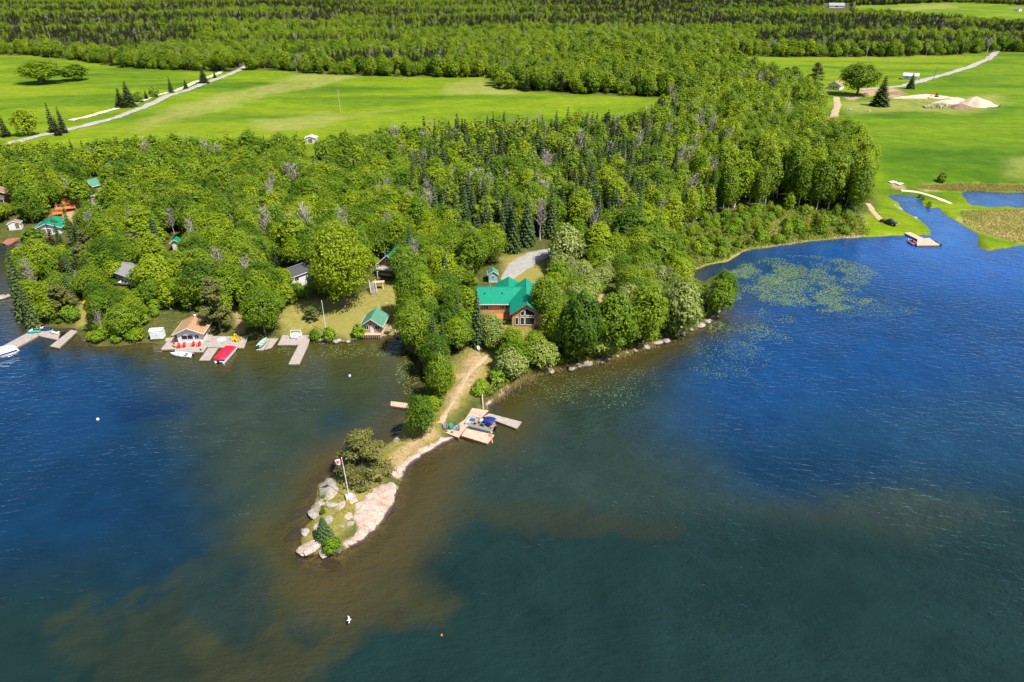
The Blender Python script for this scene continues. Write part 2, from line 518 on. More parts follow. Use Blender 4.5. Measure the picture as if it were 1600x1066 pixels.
LAWN_PX = [
 [(485, 520), (450, 525), (425, 500), (470, 470), (560, 462), (600, 440), (640, 445), (640, 530), (600, 540)],
 [(700, 650), (680, 690), (600, 740), (560, 800), (500, 870), (470, 850), (500, 760), (560, 725), (620, 680), (660, 640), (715, 560), (760, 500), (870, 505), (800, 560), (770, 590)],
 [(778, 402), (850, 392), (868, 430), (862, 452), (790, 445)],
 [(118, 470), (142, 468), (150, 505), (120, 512)],
 [(1296, 150), (1330, 140), (1400, 140), (1420, 155), (1385, 172), (1335, 178), (1308, 176)],
]
DIRT_PX = [
 [(724, 562), (745, 548), (762, 560), (752, 585), (726, 615), (704, 644), (694, 640), (712, 602)],
 [(640, 690), (672, 672), (682, 680), (650, 705), (622, 730), (602, 740), (598, 728)],
 [(935, 458), (960, 455), (955, 475), (930, 470)],
 [(370, 478), (384, 478), (384, 520), (368, 520)],
 [(88, 330), (125, 325), (135, 345), (110, 350)],
 [(60, 440), (110, 450), (100, 470), (62, 462)],
 [(1192, 355), (1235, 330), (1240, 345), (1200, 375)],
 [(1340, 140), (1395, 137), (1415, 146), (1400, 152), (1350, 150)],
 [(1310, 148), (1350, 150), (1330, 158)],
 [(1395, 288), (1415, 290), (1412, 296), (1395, 294)],
]
MARSH_TAN_PX = [
 [(1432, 289), (1500, 286), (1640, 290), (1700, 296), (1640, 302), (1530, 298), (1500, 299), (1440, 296)],
 [(1500, 330), (1640, 326), (1700, 330), (1700, 370), (1590, 380), (1545, 368), (1505, 350)],
 [(1080, 424), (1160, 395), (1240, 380), (1350, 370), (1350, 358), (1240, 356), (1150, 372), (1085, 400)],
]
DRY_PX = [
 [(200, 190), (330, 150), (480, 116), (560, 120), (420, 150), (300, 180), (220, 205)],
 [(700, 132), (740, 124), (770, 130), (800, 146), (700, 148)],
 [(400, 188), (520, 178), (620, 172), (560, 184), (420, 205)],
 [(1300, 165), (1400, 150), (1560, 150), (1560, 172), (1480, 176), (1400, 172), (1330, 180)],
 [(1560, 250), (1640, 240), (1640, 270), (1570, 275)],
 [(1380, 14), (1480, 6), (1500, 12), (1420, 17)],
]
SLAB_PX = [[(690, 690), (712, 684), (690, 697), (650, 720), (636, 735), (626, 748), (615, 745), (612, 738), (632, 724), (655, 705)],
           [(606, 758), (620, 762), (622, 772), (617, 790), (604, 808), (588, 828), (570, 847), (545, 857), (540, 850), (556, 838), (560, 820), (556, 805), (565, 790), (585, 775), (592, 762)],
           [(760, 632), (790, 604), (830, 590), (840, 588), (826, 602), (795, 616), (772, 636)]]

py_rows = np.concatenate([np.arange(1240, 880, -4.0), np.arange(880, 560, -1.6), np.arange(560, 0, -2.0), np.arange(0, -26, -1.3)])
px_cols = np.arange(-560, 2161, 3.6)
GXp, GYp = np.meshgrid(px_cols, py_rows)
_w = P(GXp, GYp)
TX, TY = _w[..., 0], _w[..., 1]
TD = shore_d(TX, TY)
TZ = terr(TX, TY, TD)
TZ = TZ - 0.02
nr, nc = TX.shape
idx = np.arange(nr * nc).reshape(nr, nc)
quads = np.stack([idx[:-1, :-1], idx[:-1, 1:], idx[1:, 1:], idx[1:, :-1]], -1).reshape(-1, 4)
zf = TZ.ravel()[quads].max(1)
quads = quads[zf > -4.0]
used, inv = np.unique(quads, return_inverse=True)
quads = inv.reshape(-1, 4)
TXu, TYu, TZu, TDu = (a.ravel()[used] for a in (TX, TY, TZ, TD))
me = mesh_n('ground', np.stack([TXu, TYu, TZu], -1), quads, True)

def mask(polys, soft, margin=40, wob=0.0, ws=6.0):
    out = np.zeros(len(TXu))
    wobn = (fbm(TXu / ws, TYu / ws, 21, 3) - 0.5) * wob
    for p in polys:
        out = np.maximum(out, ss(-soft, soft, sdf(GW(p), TXu, TYu, margin) + wobn))
    return out
field = mask(FIELD_PX.values(), 3.0, 60, 5)
lawn = mask(LAWN_PX + [[(1050, 430), (1060, 380), (1110, 350), (1180, 332), (1260, 330), (1345, 338), (1380, 330), (1420, 368), (1345, 376), (1200, 394), (1080, 428)]], 2.0, 30, 3)
dirt = mask(DIRT_PX, 1.0, 20, 2.5, 3)
marsh = mask(MARSH_TAN_PX, 2.0, 30, 6)
dry = mask(DRY_PX, 8.0, 60, 20, 30)
rock = mask(SLAB_PX, 0.4, 10, 0.8, 2)
colA = np.stack([field, dirt, marsh, rock], -1).astype(np.float32)
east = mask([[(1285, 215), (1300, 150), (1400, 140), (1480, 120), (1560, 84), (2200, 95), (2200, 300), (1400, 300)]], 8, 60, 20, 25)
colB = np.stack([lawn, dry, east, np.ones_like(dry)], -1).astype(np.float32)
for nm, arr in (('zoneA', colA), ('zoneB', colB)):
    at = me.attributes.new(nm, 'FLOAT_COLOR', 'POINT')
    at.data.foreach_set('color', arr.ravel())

m, t, b, o = nt('ground_cover')
g = N(t, 'ShaderNodeNewGeometry')
pos = g.outputs['Position']
A = N(t, 'ShaderNodeAttribute', attribute_name='zoneA')
B = N(t, 'ShaderNodeAttribute', attribute_name='zoneB')
sa = N(t, 'ShaderNodeSeparateColor'); t.links.new(A.outputs['Color'], sa.inputs[0])
sb = N(t, 'ShaderNodeSeparateColor'); t.links.new(B.outputs['Color'], sb.inputs[0])
n_s = noise(t, 0.9, 6, 0.65, pos)
n_m = noise(t, 0.09, 6, 0.6, pos)
mp = N(t, 'ShaderNodeMapping', inp={'Scale': (0.35, 1.0, 1.0), 'Rotation': (0, 0, 0.25)})
t.links.new(pos, mp.inputs[0])
n_l = noise(t, 0.018, 5, 0.6, mp.outputs[0], 0.8)
floor_c = ramp(t, n_s.outputs[0], [(0.3, (0.045, 0.055, 0.012)), (0.55, (0.085, 0.095, 0.02)), (0.75, (0.17, 0.13, 0.07))]).outputs[0]
lawn_c = ramp(t, n_s.outputs[0], [(0.28, (0.13, 0.16, 0.02)), (0.5, (0.25, 0.22, 0.055)), (0.72, (0.38, 0.28, 0.12))]).outputs[0]
lawn_c = mixc(t, ramp(t, n_m.outputs[0], [(0.4, (0, 0, 0)), (0.65, (1, 1, 1))]).outputs[0], lawn_c, (0.25, 0.22, 0.055))
field_c = ramp(t, n_l.outputs[0], [(0.28, (0.060, 0.140, 0.003)), (0.42, (0.118, 0.205, 0.003)), (0.56, (0.19, 0.27, 0.004)), (0.76, (0.22, 0.25, 0.02))]).outputs[0]
fine = ramp(t, n_s.outputs[0], [(0.25, (0.8, 0.8, 0.8)), (0.75, (1.12, 1.12, 1.12))]).outputs[0]
field_c = mixc(t, 1.0, field_c, fine, 'MULTIPLY')
mpm = N(t, 'ShaderNodeMapping', inp={'Scale': (0.02, 0.55, 1.0), 'Rotation': (0, 0, 0.2)})
t.links.new(pos, mpm.inputs[0])
mow = noise(t, 1.0, 4, 0.6, mpm.outputs[0])
field_c = mixc(t, 1.0, field_c, ramp(t, mow.outputs[0], [(0.35, (0.84, 0.86, 0.8)), (0.65, (1.12, 1.1, 1.15))]).outputs[0], 'MULTIPLY')
n_t = noise(t, 0.22, 5, 0.7, pos)
field_c = mixc(t, 1.0, field_c, ramp(t, n_t.outputs[0], [(0.35, (0.8, 0.84, 0.8)), (0.68, (1.15, 1.1, 1.1))]).outputs[0], 'MULTIPLY')
n_w = noise(t, 0.45, 3, 0.6, pos)
field_c = mixc(t, ramp(t, n_w.outputs[0], [(0.62, (0, 0, 0)), (0.72, (0.55, 0.55, 0.55))]).outputs[0], field_c, (0.07, 0.13, 0.008))
fine2 = ramp(t, n_m.outputs[0], [(0.3, (0.82, 0.85, 0.8)), (0.7, (1.1, 1.08, 1.1))]).outputs[0]
field_c = mixc(t, 1.0, field_c, fine2, 'MULTIPLY')
dry_c = ramp(t, n_m.outputs[0], [(0.3, (0.22, 0.26, 0.03)), (0.7, (0.31, 0.28, 0.09))]).outputs[0]
marsh_c = ramp(t, n_s.outputs[0], [(0.3, (0.24, 0.23, 0.05)), (0.7, (0.48, 0.38, 0.18))]).outputs[0]
marsh_c = mixc(t, ramp(t, n_m.outputs[0], [(0.42, (1, 1, 1)), (0.58, (0, 0, 0))]).outputs[0], marsh_c, (0.15, 0.22, 0.02))
dirt_c = ramp(t, n_s.outputs[0], [(0.3, (0.28, 0.19, 0.09)), (0.7, (0.50, 0.35, 0.18))]).outputs[0]
rock_c = ramp(t, n_s.outputs[0], [(0.3, (0.42, 0.30, 0.24)), (0.7, (0.70, 0.56, 0.47))]).outputs[0]
c = mixc(t, sb.outputs[0], floor_c, lawn_c)
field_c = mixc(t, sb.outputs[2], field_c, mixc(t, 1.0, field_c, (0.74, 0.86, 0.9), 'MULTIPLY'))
c = mixc(t, sa.outputs[0], c, field_c)
c = mixc(t, math_(t, 'MULTIPLY', sb.outputs[1], ramp(t, n_t.outputs[0], [(0.3, (0.35, 0.35, 0.35)), (0.65, (0.95, 0.95, 0.95))]).outputs[0]), c, dry_c)
c = mixc(t, sa.outputs[2], c, marsh_c)
c = mixc(t, sa.outputs[1], c, dirt_c)
c = mixc(t, A.outputs['Alpha'], c, rock_c)
# lake bed and the stained strip at the waterline
sz = N(t, 'ShaderNodeSeparateXYZ'); t.links.new(pos, sz.inputs[0])
bedf = ramp(t, math_(t, 'ADD', math_(t, 'MULTIPLY', sz.outputs[2], 1.0), 0.5), [(0.47, (1, 1, 1)), (0.62, (0, 0, 0))]).outputs[0]
bed_c = ramp(t, n_s.outputs[0], [(0.3, (0.07, 0.055, 0.02)), (0.7, (0.20, 0.14, 0.05))]).outputs[0]
c = mixc(t, bedf, c, bed_c)
t.links.new(c, b.inputs['Base Color'])
b.inputs['Roughness'].default_value = 0.95
b.inputs['Specular IOR Level'].default_value = 0.15
bp = N(t, 'ShaderNodeBump', inp={'Strength': 0.8, 'Distance': 0.25})
t.links.new(n_s.outputs[0], bp.inputs['Height'])
t.links.new(bp.outputs[0], b.inputs['Normal'])
tag(link('ground', me, None, [m]), kind='structure')

# ------------------------------------------------------------------ water: lake and pond, colour by depth, bottom and painted-in sky reflection
wx = np.arange(-560, 2161, 4.5)
wy = np.concatenate([np.arange(1330, 1080, -10.0), np.arange(1080, 285, -3.5)])
WPX, WPY = np.meshgrid(wx, wy)
ww = P(WPX, WPY)
WX, WY = ww[..., 0], ww[..., 1]
WD = shore_d(WX, WY)
def blob(cx, cy, rx, ry, soft=1.0):
    """a soft patch of the lake centred where the photograph point lies, sizes given as photograph distances"""
    r = np.sqrt(((WPX - cx) / rx) ** 2 + ((WPY - cy) / ry) ** 2)
    return r
nz = fbm(WX / 9, WY / 9, 31, 5) - 0.5
nz2 = fbm(WX / 30, WY / 30, 37, 4) - 0.5
def patch(cx, cy, rx, ry, wob=0.9, soft=0.35):
    return 1 - ss(1 - soft, 1 + soft, blob(cx, cy, rx, ry) + nz * wob + nz2 * 0.5 * wob)
def mixv(c, w, col):
    return c * (1 - w[..., None]) + np.array(col) * w[..., None]
shape = WX.shape
n3 = fbm(WX / 4, WY / 4, 41, 4) - 0.5
_u, _v = WX * .5 + WY * .87, WX * .87 - WY * .5
nst = (fbm(_u / 26, _v / 5, 43, 4) - 0.5) * ss(760, 560, WPX)
def zone(poly, w, soft=14, warp=70):
    """a patch of bottom, depth or painted sky reflection with an uneven outline"""
    return w * ss(-soft, soft, sdf(np.array(poly, float), WPX + warp * nz * 1.1 + warp * .7 * n3 + warp * 1.1 * nst, WPY + warp * nz2 * .7 + warp * .7 * n3 + warp * .5 * nst))
wc = np.zeros(shape + (3,)) + np.array((0.008, 0.024, 0.022))
wc = mixv(wc, 0.95 * ss(600, 130, WPX + nz2 * 120 + nz * 40) * ss(1010, 820, WPY + 120 * nz2 + 60 * nz), (0.003, 0.026, 0.066))  # left bay: deep-water blue with sky reflection painted into the colour
wc = mixv(wc, zone([(-600, 480), (190, 540), (230, 600), (120, 700), (-600, 760)], .8, 70, 60), (0.003, 0.036, 0.105))  # stronger blue on the far left, reflected sky put into the colour
wc = mixv(wc, zone([(230, 540), (640, 530), (680, 640), (560, 700), (520, 760), (470, 900), (380, 860), (330, 760), (280, 640)], .92, 85, 50), (0.027, 0.040, 0.022))
wc = mixv(wc, zone([(620, 720), (760, 650), (900, 560), (1080, 560), (1120, 640), (1100, 700), (1250, 750), (1520, 770), (1560, 815), (1430, 830), (1250, 790), (1060, 800), (900, 812), (760, 815), (640, 840)], .85, 40, 60), (0.020, 0.037, 0.028))
wc = mixv(wc, zone([(1010, 470), (1090, 400), (1240, 370), (2300, 300), (2300, 700), (1500, 690), (1180, 700), (1080, 640)], .97, 140, 70), (0.003, 0.042, 0.140))  # right bay: deep blue, sky reflection painted in as body colour
wc = mixv(wc, zone([(1180, 380), (1300, 372), (1500, 330), (2300, 300), (2300, 470), (1600, 470), (1400, 430)], .8, 40, 60), (0.012, 0.085, 0.320))  # brighter painted sky reflection towards the far right shore
wc = mixv(wc, zone([(1380, 300), (1600, 300), (1600, 385), (1440, 400)], .7, 30, 30), (0.028, 0.135, 0.400))  # creek and pond: reflected sky blue painted into the water
wc = mixv(wc, zone([(1250, 640), (1700, 590), (1700, 760), (1400, 740)], .65, 40, 60), (0.008, 0.042, 0.085))
wc = mixv(wc, zone([(1150, 700), (1390, 690), (1400, 745), (1240, 770), (1150, 750)], .75, 30, 50), (0.003, 0.026, 0.060))
wc = mixv(wc, zone([(445, 880), (540, 866), (600, 830), (640, 845), (620, 890), (690, 950), (690, 985), (600, 985), (560, 1010), (500, 1066), (310, 1090), (280, 1000), (330, 930)], .85, 24, 80), (0.038, 0.038, 0.016))
wc = mixv(wc, zone([(140, 1010), (290, 900), (470, 860), (430, 1000), (300, 1110), (100, 1110)], .65, 24, 110), (0.023, 0.030, 0.016))
wc = mixv(wc, zone([(300, 900), (420, 880), (430, 960), (360, 1000), (280, 960)], .8, 14, 90), (0.012, 0.028, 0.026))
wc = mixv(wc, zone([(440, 940), (500, 930), (540, 980), (470, 1010)], .7, 12, 80), (0.013, 0.028, 0.024))
wc = mixv(wc, zone([(640, 835), (720, 806), (820, 790), (950, 795), (1060, 802), (1080, 826), (1000, 838), (930, 836), (860, 842), (760, 832), (690, 850), (640, 868)], .6, 9, 80), (0.026, 0.030, 0.016))
wc = mixv(wc, zone([(1130, 790), (1260, 770), (1480, 790), (1520, 815), (1420, 835), (1260, 815)], .35, 24, 60), (0.030, 0.038, 0.026))
wc = mixv(wc, zone([(500, 640), (600, 640), (625, 665), (560, 690), (500, 680)], .7, 16, 40), (0.010, 0.030, 0.034))
wc = mixv(wc, zone([(170, 620), (290, 625), (300, 650), (180, 660)], .6, 14, 40), (0.002, 0.018, 0.060))
wc = wc * (1 + .5 * n3[..., None])
# shallows by the shore
cove = np.clip(ss(180, 300, WPX) * ss(700, 640, WPX) * ss(640, 540, WPY), 0, 1)
sh = ss(-13, -0.5, WD + nz * 9)
blue_side = np.clip(ss(1000, 1150, WPX) * ss(520, 440, WPY), 0, 1)
wc = mixv(wc, np.clip(sh * (0.85 - 0.75 * blue_side), 0, 1), (0.052, 0.046, 0.012))
wc = mixv(wc, cove * 0.85 * ss(-34, -4, WD + nz * 12), (0.062, 0.057, 0.011))
wc = mixv(wc, 0.85 * ss(-18, 0, WD + nz * 8) * np.clip(ss(760, 800, WPX) * ss(1130, 1040, WPX), 0, 1), (0.050, 0.042, 0.010))
wc = mixv(wc, 0.8 * ss(-16, -4, WD + nz * 6) * np.clip(ss(440, 500, WPX) * ss(760, 700, WPX) * ss(640, 720, WPY), 0, 1), (0.058, 0.045, 0.016))
alpha = 1 - 0.62 * ss(-5.0, 0.0, WD + nz * 4) * (1 - 0.8 * blue_side)
idx = np.arange(WX.size).reshape(shape)
q = np.stack([idx[:-1, :-1], idx[:-1, 1:], idx[1:, 1:], idx[1:, :-1]], -1).reshape(-1, 4)
q = q[WD.ravel()[q].min(1) < 3.0]
pond_sel = (sdf(POND, WX, WY, 60) > -8).ravel()[q].all(1)
m, t, b, o = nt('lake_water')
at = N(t, 'ShaderNodeAttribute', attribute_name='body')
g = N(t, 'ShaderNodeNewGeometry')
mp = N(t, 'ShaderNodeMapping', inp={'Scale': (0.55, 1.25, 1.0), 'Rotation': (0, 0, -0.5)})
t.links.new(g.outputs['Position'], mp.inputs[0])
w1 = noise(t, 0.75, 2, 0.5, mp.outputs[0], 0.5)
mp2 = N(t, 'ShaderNodeMapping', inp={'Scale': (0.8, 1.3, 1.0), 'Rotation': (0, 0, 0.35)})
t.links.new(g.outputs['Position'], mp2.inputs[0])
w2 = noise(t, 2.2, 1, 0.5, mp2.outputs[0], 0.3)
w3 = noise(t, 0.05, 3, 0.5, g.outputs['Position'])
hgt = math_(t, 'ADD', w1.outputs[0], math_(t, 'MULTIPLY', w2.outputs[0], 0.28))
calm = ramp(t, w3.outputs[0], [(0.35, (0.55, 0.55, 0.55)), (0.65, (1, 1, 1))]).outputs[0]
bp = N(t, 'ShaderNodeBump', inp={'Distance': 0.68})
t.links.new(math_(t, 'MULTIPLY', calm, 0.9), bp.inputs['Strength'])
t.links.new(hgt, bp.inputs['Height'])
bp2 = N(t, 'ShaderNodeBump', inp={'Distance': 0.16})
t.links.new(math_(t, 'MULTIPLY', calm, 0.9), bp2.inputs['Strength'])
t.links.new(w1.outputs[0], bp2.inputs['Height'])
t.nodes.remove(b)
df = N(t, 'ShaderNodeBsdfDiffuse')
t.links.new(at.outputs['Color'], df.inputs['Color'])
t.links.new(bp.outputs[0], df.inputs['Normal'])
tr = N(t, 'ShaderNodeBsdfTransparent')
dm = N(t, 'ShaderNodeMixShader')
t.links.new(at.outputs['Alpha'], dm.inputs[0])
t.links.new(tr.outputs[0], dm.inputs[1])
t.links.new(df.outputs[0], dm.inputs[2])
gl = N(t, 'ShaderNodeBsdfGlossy', inp={'Roughness': 0.1})
t.links.new(bp2.outputs[0], gl.inputs['Normal'])
fr = N(t, 'ShaderNodeFresnel', inp={'IOR': 1.333})
t.links.new(bp.outputs[0], fr.inputs['Normal'])
gm = N(t, 'ShaderNodeMixShader')
t.links.new(fr.outputs[0], gm.inputs[0])
t.links.new(dm.outputs[0], gm.inputs[1])
t.links.new(gl.outputs[0], gm.inputs[2])
t.links.new(gm.outputs[0], o.inputs[0])
body = np.concatenate([wc, alpha[..., None]], -1).reshape(-1, 4).astype(np.float32)
def water(name, qs):
    used, inv = np.unique(qs, return_inverse=True)
    zz = np.zeros(len(used))
    mw = mesh_n(name, np.stack([WX.ravel()[used], WY.ravel()[used], zz], -1), inv.reshape(-1, 4), True)
    a_ = mw.attributes.new('body', 'FLOAT_COLOR', 'POINT')
    a_.data.foreach_set('color', body[used].ravel())
    mw.materials.append(M['lake_water'])
    return tag(link(name, mw), kind='structure')
water('lake', q[~pond_sel])
water('pond', q[pond_sel])

# ------------------------------------------------------------------ roads, tracks, paths: strips laid on the ground
def strip(name, pts, width, mat, lift=0.10, ragged=0.4, widths=None, step=3.0):
    w = GW(pts)
    seg = np.hypot(*np.diff(w, axis=0).T)
    s = np.concatenate([[0], np.cumsum(seg)])
    n = max(4, int(s[-1] / step))
    u = np.linspace(0, s[-1], n)
    x, y = np.interp(u, s, w[:, 0]), np.interp(u, s, w[:, 1])
    for _ in range(3):
        x[1:-1] = (x[:-2] + 2 * x[1:-1] + x[2:]) / 4
        y[1:-1] = (y[:-2] + 2 * y[1:-1] + y[2:]) / 4
    dx, dy = np.gradient(x), np.gradient(y)
    L = np.hypot(dx, dy) + 1e-9
    nx, ny = -dy / L, dx / L
    wd = np.full(n, width) if widths is None else np.interp(u, s, widths)
    V = []
    for k in np.linspace(-0.5, 0.5, 5):
        j = wd * k
        if abs(k) == 0.5:
            j = j + (vn(u / 2.3, u * 0 + k * 9, 4) - 0.5) * ragged * wd
        xx, yy = x + nx * j, y + ny * j
        V.append(np.stack([xx, yy, terr(xx, yy) + lift - (0.10 if abs(k) == 0.5 else 0)], -1))
    V = np.stack(V, 1).reshape(-1, 3)
    i = np.arange(n * 5).reshape(n, 5)
    f = np.stack([i[:-1, :-1], i[1:, :-1], i[1:, 1:], i[:-1, 1:]], -1).reshape(-1, 4)
    return tag(link(name, mesh_n(name, V, f, True), None, [M[mat]]), kind='structure')
strip('country_road', [(-260, 300), (-60, 240), (50, 216), (120, 200), (180, 185), (240, 161), (300, 138), (345, 122), (385, 104), (392, 98)], 6.0, 'road_grey', 0.3)
strip('sand_verge', [(110, 189), (160, 176), (200, 165), (250, 148), (300, 131), (350, 111)], 4.5, 'sand_tan', 0.3, 0.5)
strip('farm_road', [(1345, 141), (1385, 137), (1410, 135), (1440, 127), (1480, 116), (1520, 103), (1545, 92), (1556, 82), (1559, 74)], 6.0, 'road_grey', 0.3)
strip('dirt_track', [(1306, 152), (1309, 165), (1304, 180), (1303, 195), (1306, 215)], 4.0, 'dirt_tan', 0.25, 0.4)
strip('sand_path', [(1408, 298), (1425, 299), (1442, 302), (1460, 308), (1475, 314), (1487, 319)], 2.2, 'sand_tan', 0.15, 0.3, step=1.5)
strip('wheel_track', [(1356, 318), (1362, 328), (1370, 338), (1378, 345)], 2.0, 'dirt_tan', 0.12, 0.4, step=1.5)
strip('footpath', [(762, 555), (738, 575), (722, 600), (708, 625), (696, 645), (688, 662)], 1.3, 'dirt_tan', 0.05, 0.5, step=0.8)
strip('driveway', [(905, 380), (860, 392), (830, 402), (808, 418), (790, 438)], 9, 'gravel_grey', 0.08, 0.25, [2, 4, 7, 6, 3], 1.0)

# ------------------------------------------------------------------ trees: prototypes
def unit(v):
    return v / (np.linalg.norm(v, axis=-1, keepdims=True) + 1e-9)

def sphere_dirs(n):
    v = rng.normal(size=(n, 3))
    return unit(v)

def leaf_mesh(name, c, nrm, su, sv, up=None, bend=0.0):
    """quads centred at c facing nrm, half sizes su, sv; up: the direction of the v axis"""
    n = len(c)
    ref = sphere_dirs(n) if up is None else up
    u = unit(np.cross(nrm, ref))
    w = np.cross(u, nrm)
    su, sv = np.broadcast_to(su, n)[:, None], np.broadcast_to(sv, n)[:, None]
    V = np.stack([c - u * su * 0.55 - w * sv, c + u * su * 0.55 - w * sv * 0.8, c + u * su + w * sv * 0.35, c + w * sv * 1.1, c - u * su + w * sv * 0.25], 1).reshape(-1, 3)
    f = np.arange(5 * n).reshape(n, 5)
    me = mesh_n(name, V, f)
    a = me.attributes.new('v', 'FLOAT', 'FACE')
    a.data.foreach_set('value', np.clip(rng.normal(0.5, 0.27, n), 0, 1).astype(np.float32))
    return me

def trunk_mb(h, r, limbs, lean=(0, 0), n=6):
    mb = MB()
    pts = [(lean[0] * k * k + random.uniform(-.02, .02) * h * (k > 0), lean[1] * k * k + random.uniform(-.02, .02) * h * (k > 0), -0.4 + k * (h + 0.4)) for k in (0, .25, .5, .75, 1)]
    mb.tube(pts, [r * 1.25, r, r * .8, r * .55, r * .2], n)
    for e in limbs:
        k = random.uniform(0.3, 0.75)
        i = int(k * 4)
        a = Vector(pts[i]).lerp(Vector(pts[i + 1]), k * 4 - i)
        e = Vector(e)
        mid = a.lerp(e, 0.5) + Vector((0, 0, 0.05 * h))
        mb.tube([a, mid, e], [r * .45, r * .28, r * .08], 4, False)
    return mb

def merge_mesh(name, crown, mb, mats):
    """crown + trunk in one mesh for the far forest"""
    nv = len(crown.vertices)
    V = np.empty(nv * 3, np.float32); crown.vertices.foreach_get('co', V)
    L = np.empty(len(crown.loops), np.int32); crown.loops.foreach_get('vertex_index', L)
    S = np.empty(len(crown.polygons), np.int32); crown.polygons.foreach_get('loop_start', S)
    A = np.empty(len(S), np.float32); crown.attributes['v'].data.foreach_get('value', A)
    tf, ts, k = [], [], len(L)
    for f in mb.f:
        ts.append(k); tf += [i + nv for i in f]; k += len(f)
    me = mesh_np(name, np.vstack([V.reshape(-1, 3), np.array(mb.v)]), np.concatenate([L, np.array(tf, np.int32)]), np.concatenate([S, np.array(ts, np.int32)]))
    a = me.attributes.new('v', 'FLOAT', 'FACE')
    a.data.foreach_set('value', np.concatenate([A, np.full(len(ts), .5, np.float32)]))
    me.polygons.foreach_set('material_index', np.concatenate([np.zeros(len(S), np.int32), np.ones(len(ts), np.int32)]))
    for m_ in mats:
        me.materials.append(M[m_])
    return me

def lumps(h, w, base, nl, top=0.55, flat=0.8):
    """centres and radii of the foliage masses of a crown"""
    c, r = [], []
    cz, rz = h * (base + 1) / 2, h * (1 - base) / 2
    for i in range(nl):
        d = unit(rng.normal(size=3) + np.array((0, 0, .25)))
        q = rng.uniform(.35, .86)
        p = np.array((d[0] * w / 2 * q, d[1] * w / 2 * q, cz + d[2] * rz * q))
        k = 1 - max(0, (p[2] - cz) / rz) * (1 - top) * 0.5
        p[:2] *= k
        c.append(p); r.append(w * rng.uniform(.075, .15) * (1.0 if nl > 20 else 1.3))
    return np.array(c), np.array(r)

def crown_broad(name, h, w, base, nl, nq, leaf, top=0.55, flat=0.8, inner=0.65, loose=0.34):
    c, r = lumps(h, w, base, nl, top)
    k = rng.integers(0, nl, nq)
    d = unit(sphere_dirs(nq) + np.array((0, 0, .28)))
    rad = rng.uniform(inner, 1.12, nq)
    aniso = rng.uniform(.7, 1.35, (nl, 3)) * np.array((1, 1, flat))
    p = c[k] + d * (r[k] * rad)[:, None] * aniso[k]
    # leaves between the masses, with an uneven outer surface
    n2 = int(nq * loose)
    d2 = unit(sphere_dirs(n2) + np.array((0, 0, .12)))
    seed = float(rng.uniform(0, 50))
    rr = (.62 + .75 * fbm(d2[:, 0] * 2.2 + seed, d2[:, 1] * 2.2 + d2[:, 2] * 1.9, 7, 3)) * rng.uniform(.45, 1, n2) ** .5
    tp = 1 - np.maximum(0, d2[:, 2]) * (1 - top) * .5
    p[:n2] = np.stack([d2[:, 0] * w / 2 * rr * tp, d2[:, 1] * w / 2 * rr * tp, h * (base + 1) / 2 + d2[:, 2] * h * (1 - base) / 2 * rr], -1)
    d[:n2] = d2
    p[:, 2] = np.maximum(p[:, 2], h * base * .7)
    nrm = unit(d * .95 + sphere_dirs(nq) * .55 + np.array((0, 0, .5)))
    s = leaf * rng.uniform(.5, 1.3, nq)
    return leaf_mesh(name, p, nrm, s * .62, s), c

def crown_spruce(name, h, w, nq, levels, droop=.35, base=.06, leaf=1.0, power=.85):
    lv = (np.arange(levels) + .3) / levels
    z = base + (1 - base) * np.clip(rng.choice(lv, nq, p=(1.15 - lv) / (1.15 - lv).sum()) + rng.normal(0, .008, nq), 0, .985)
    R_ = w / 2 * (1 - z) ** power + .02 * w
    a = rng.uniform(0, 2 * np.pi, nq)
    lobes = 0.82 + .18 * np.sin(a * 7 + np.floor(z * levels) * 2.4)
    q = np.sqrt(rng.uniform(.06, 1, nq))
    rr = R_ * q * lobes
    dirr = np.stack([np.cos(a), np.sin(a), np.zeros(nq)], -1)
    p = dirr * rr[:, None]
    p[:, 2] = z * h - rr * droop
    out = unit(dirr + np.array((0, 0, -droop)))
    nrm = unit(np.stack([np.cos(a) * .35, np.sin(a) * .35, np.ones(nq)], -1) + rng.normal(0, .35, (nq, 3)))
    s = leaf * (h / 14) * rng.uniform(.6, 1.2, nq) * (0.45 + .55 * (1 - z))
    return leaf_mesh(name, p, nrm, s * .38, s * .75, np.cross(nrm, np.cross(out, nrm)))

def crown_pine(name, h, w, nq, nl, leaf):
    c, r = [], []
    for i in range(nl):
        z = rng.uniform(.10, .97)
        rr = w / 2 * (1 - max(0, z - .35) * 1.25) * rng.uniform(.3, 1.0)
        a = i * 2.4 + rng.uniform(-.4, .4)
        c.append((math.cos(a) * rr, math.sin(a) * rr, z * h)); r.append(w * rng.uniform(.08, .14))
    c, r = np.array(c), np.array(r)
    k = rng.integers(0, nl, nq)
    d = sphere_dirs(nq)
    p = c[k] + d * (r[k] * rng.uniform(.3, 1.1, nq))[:, None] * np.array((1.15, 1.15, .42))
    nrm = unit(d * .5 + sphere_dirs(nq) * .6 + np.array((0, 0, .9)))
    s = leaf * rng.uniform(.6, 1.2, nq)
    return leaf_mesh(name, p, nrm, s * .4, s), c

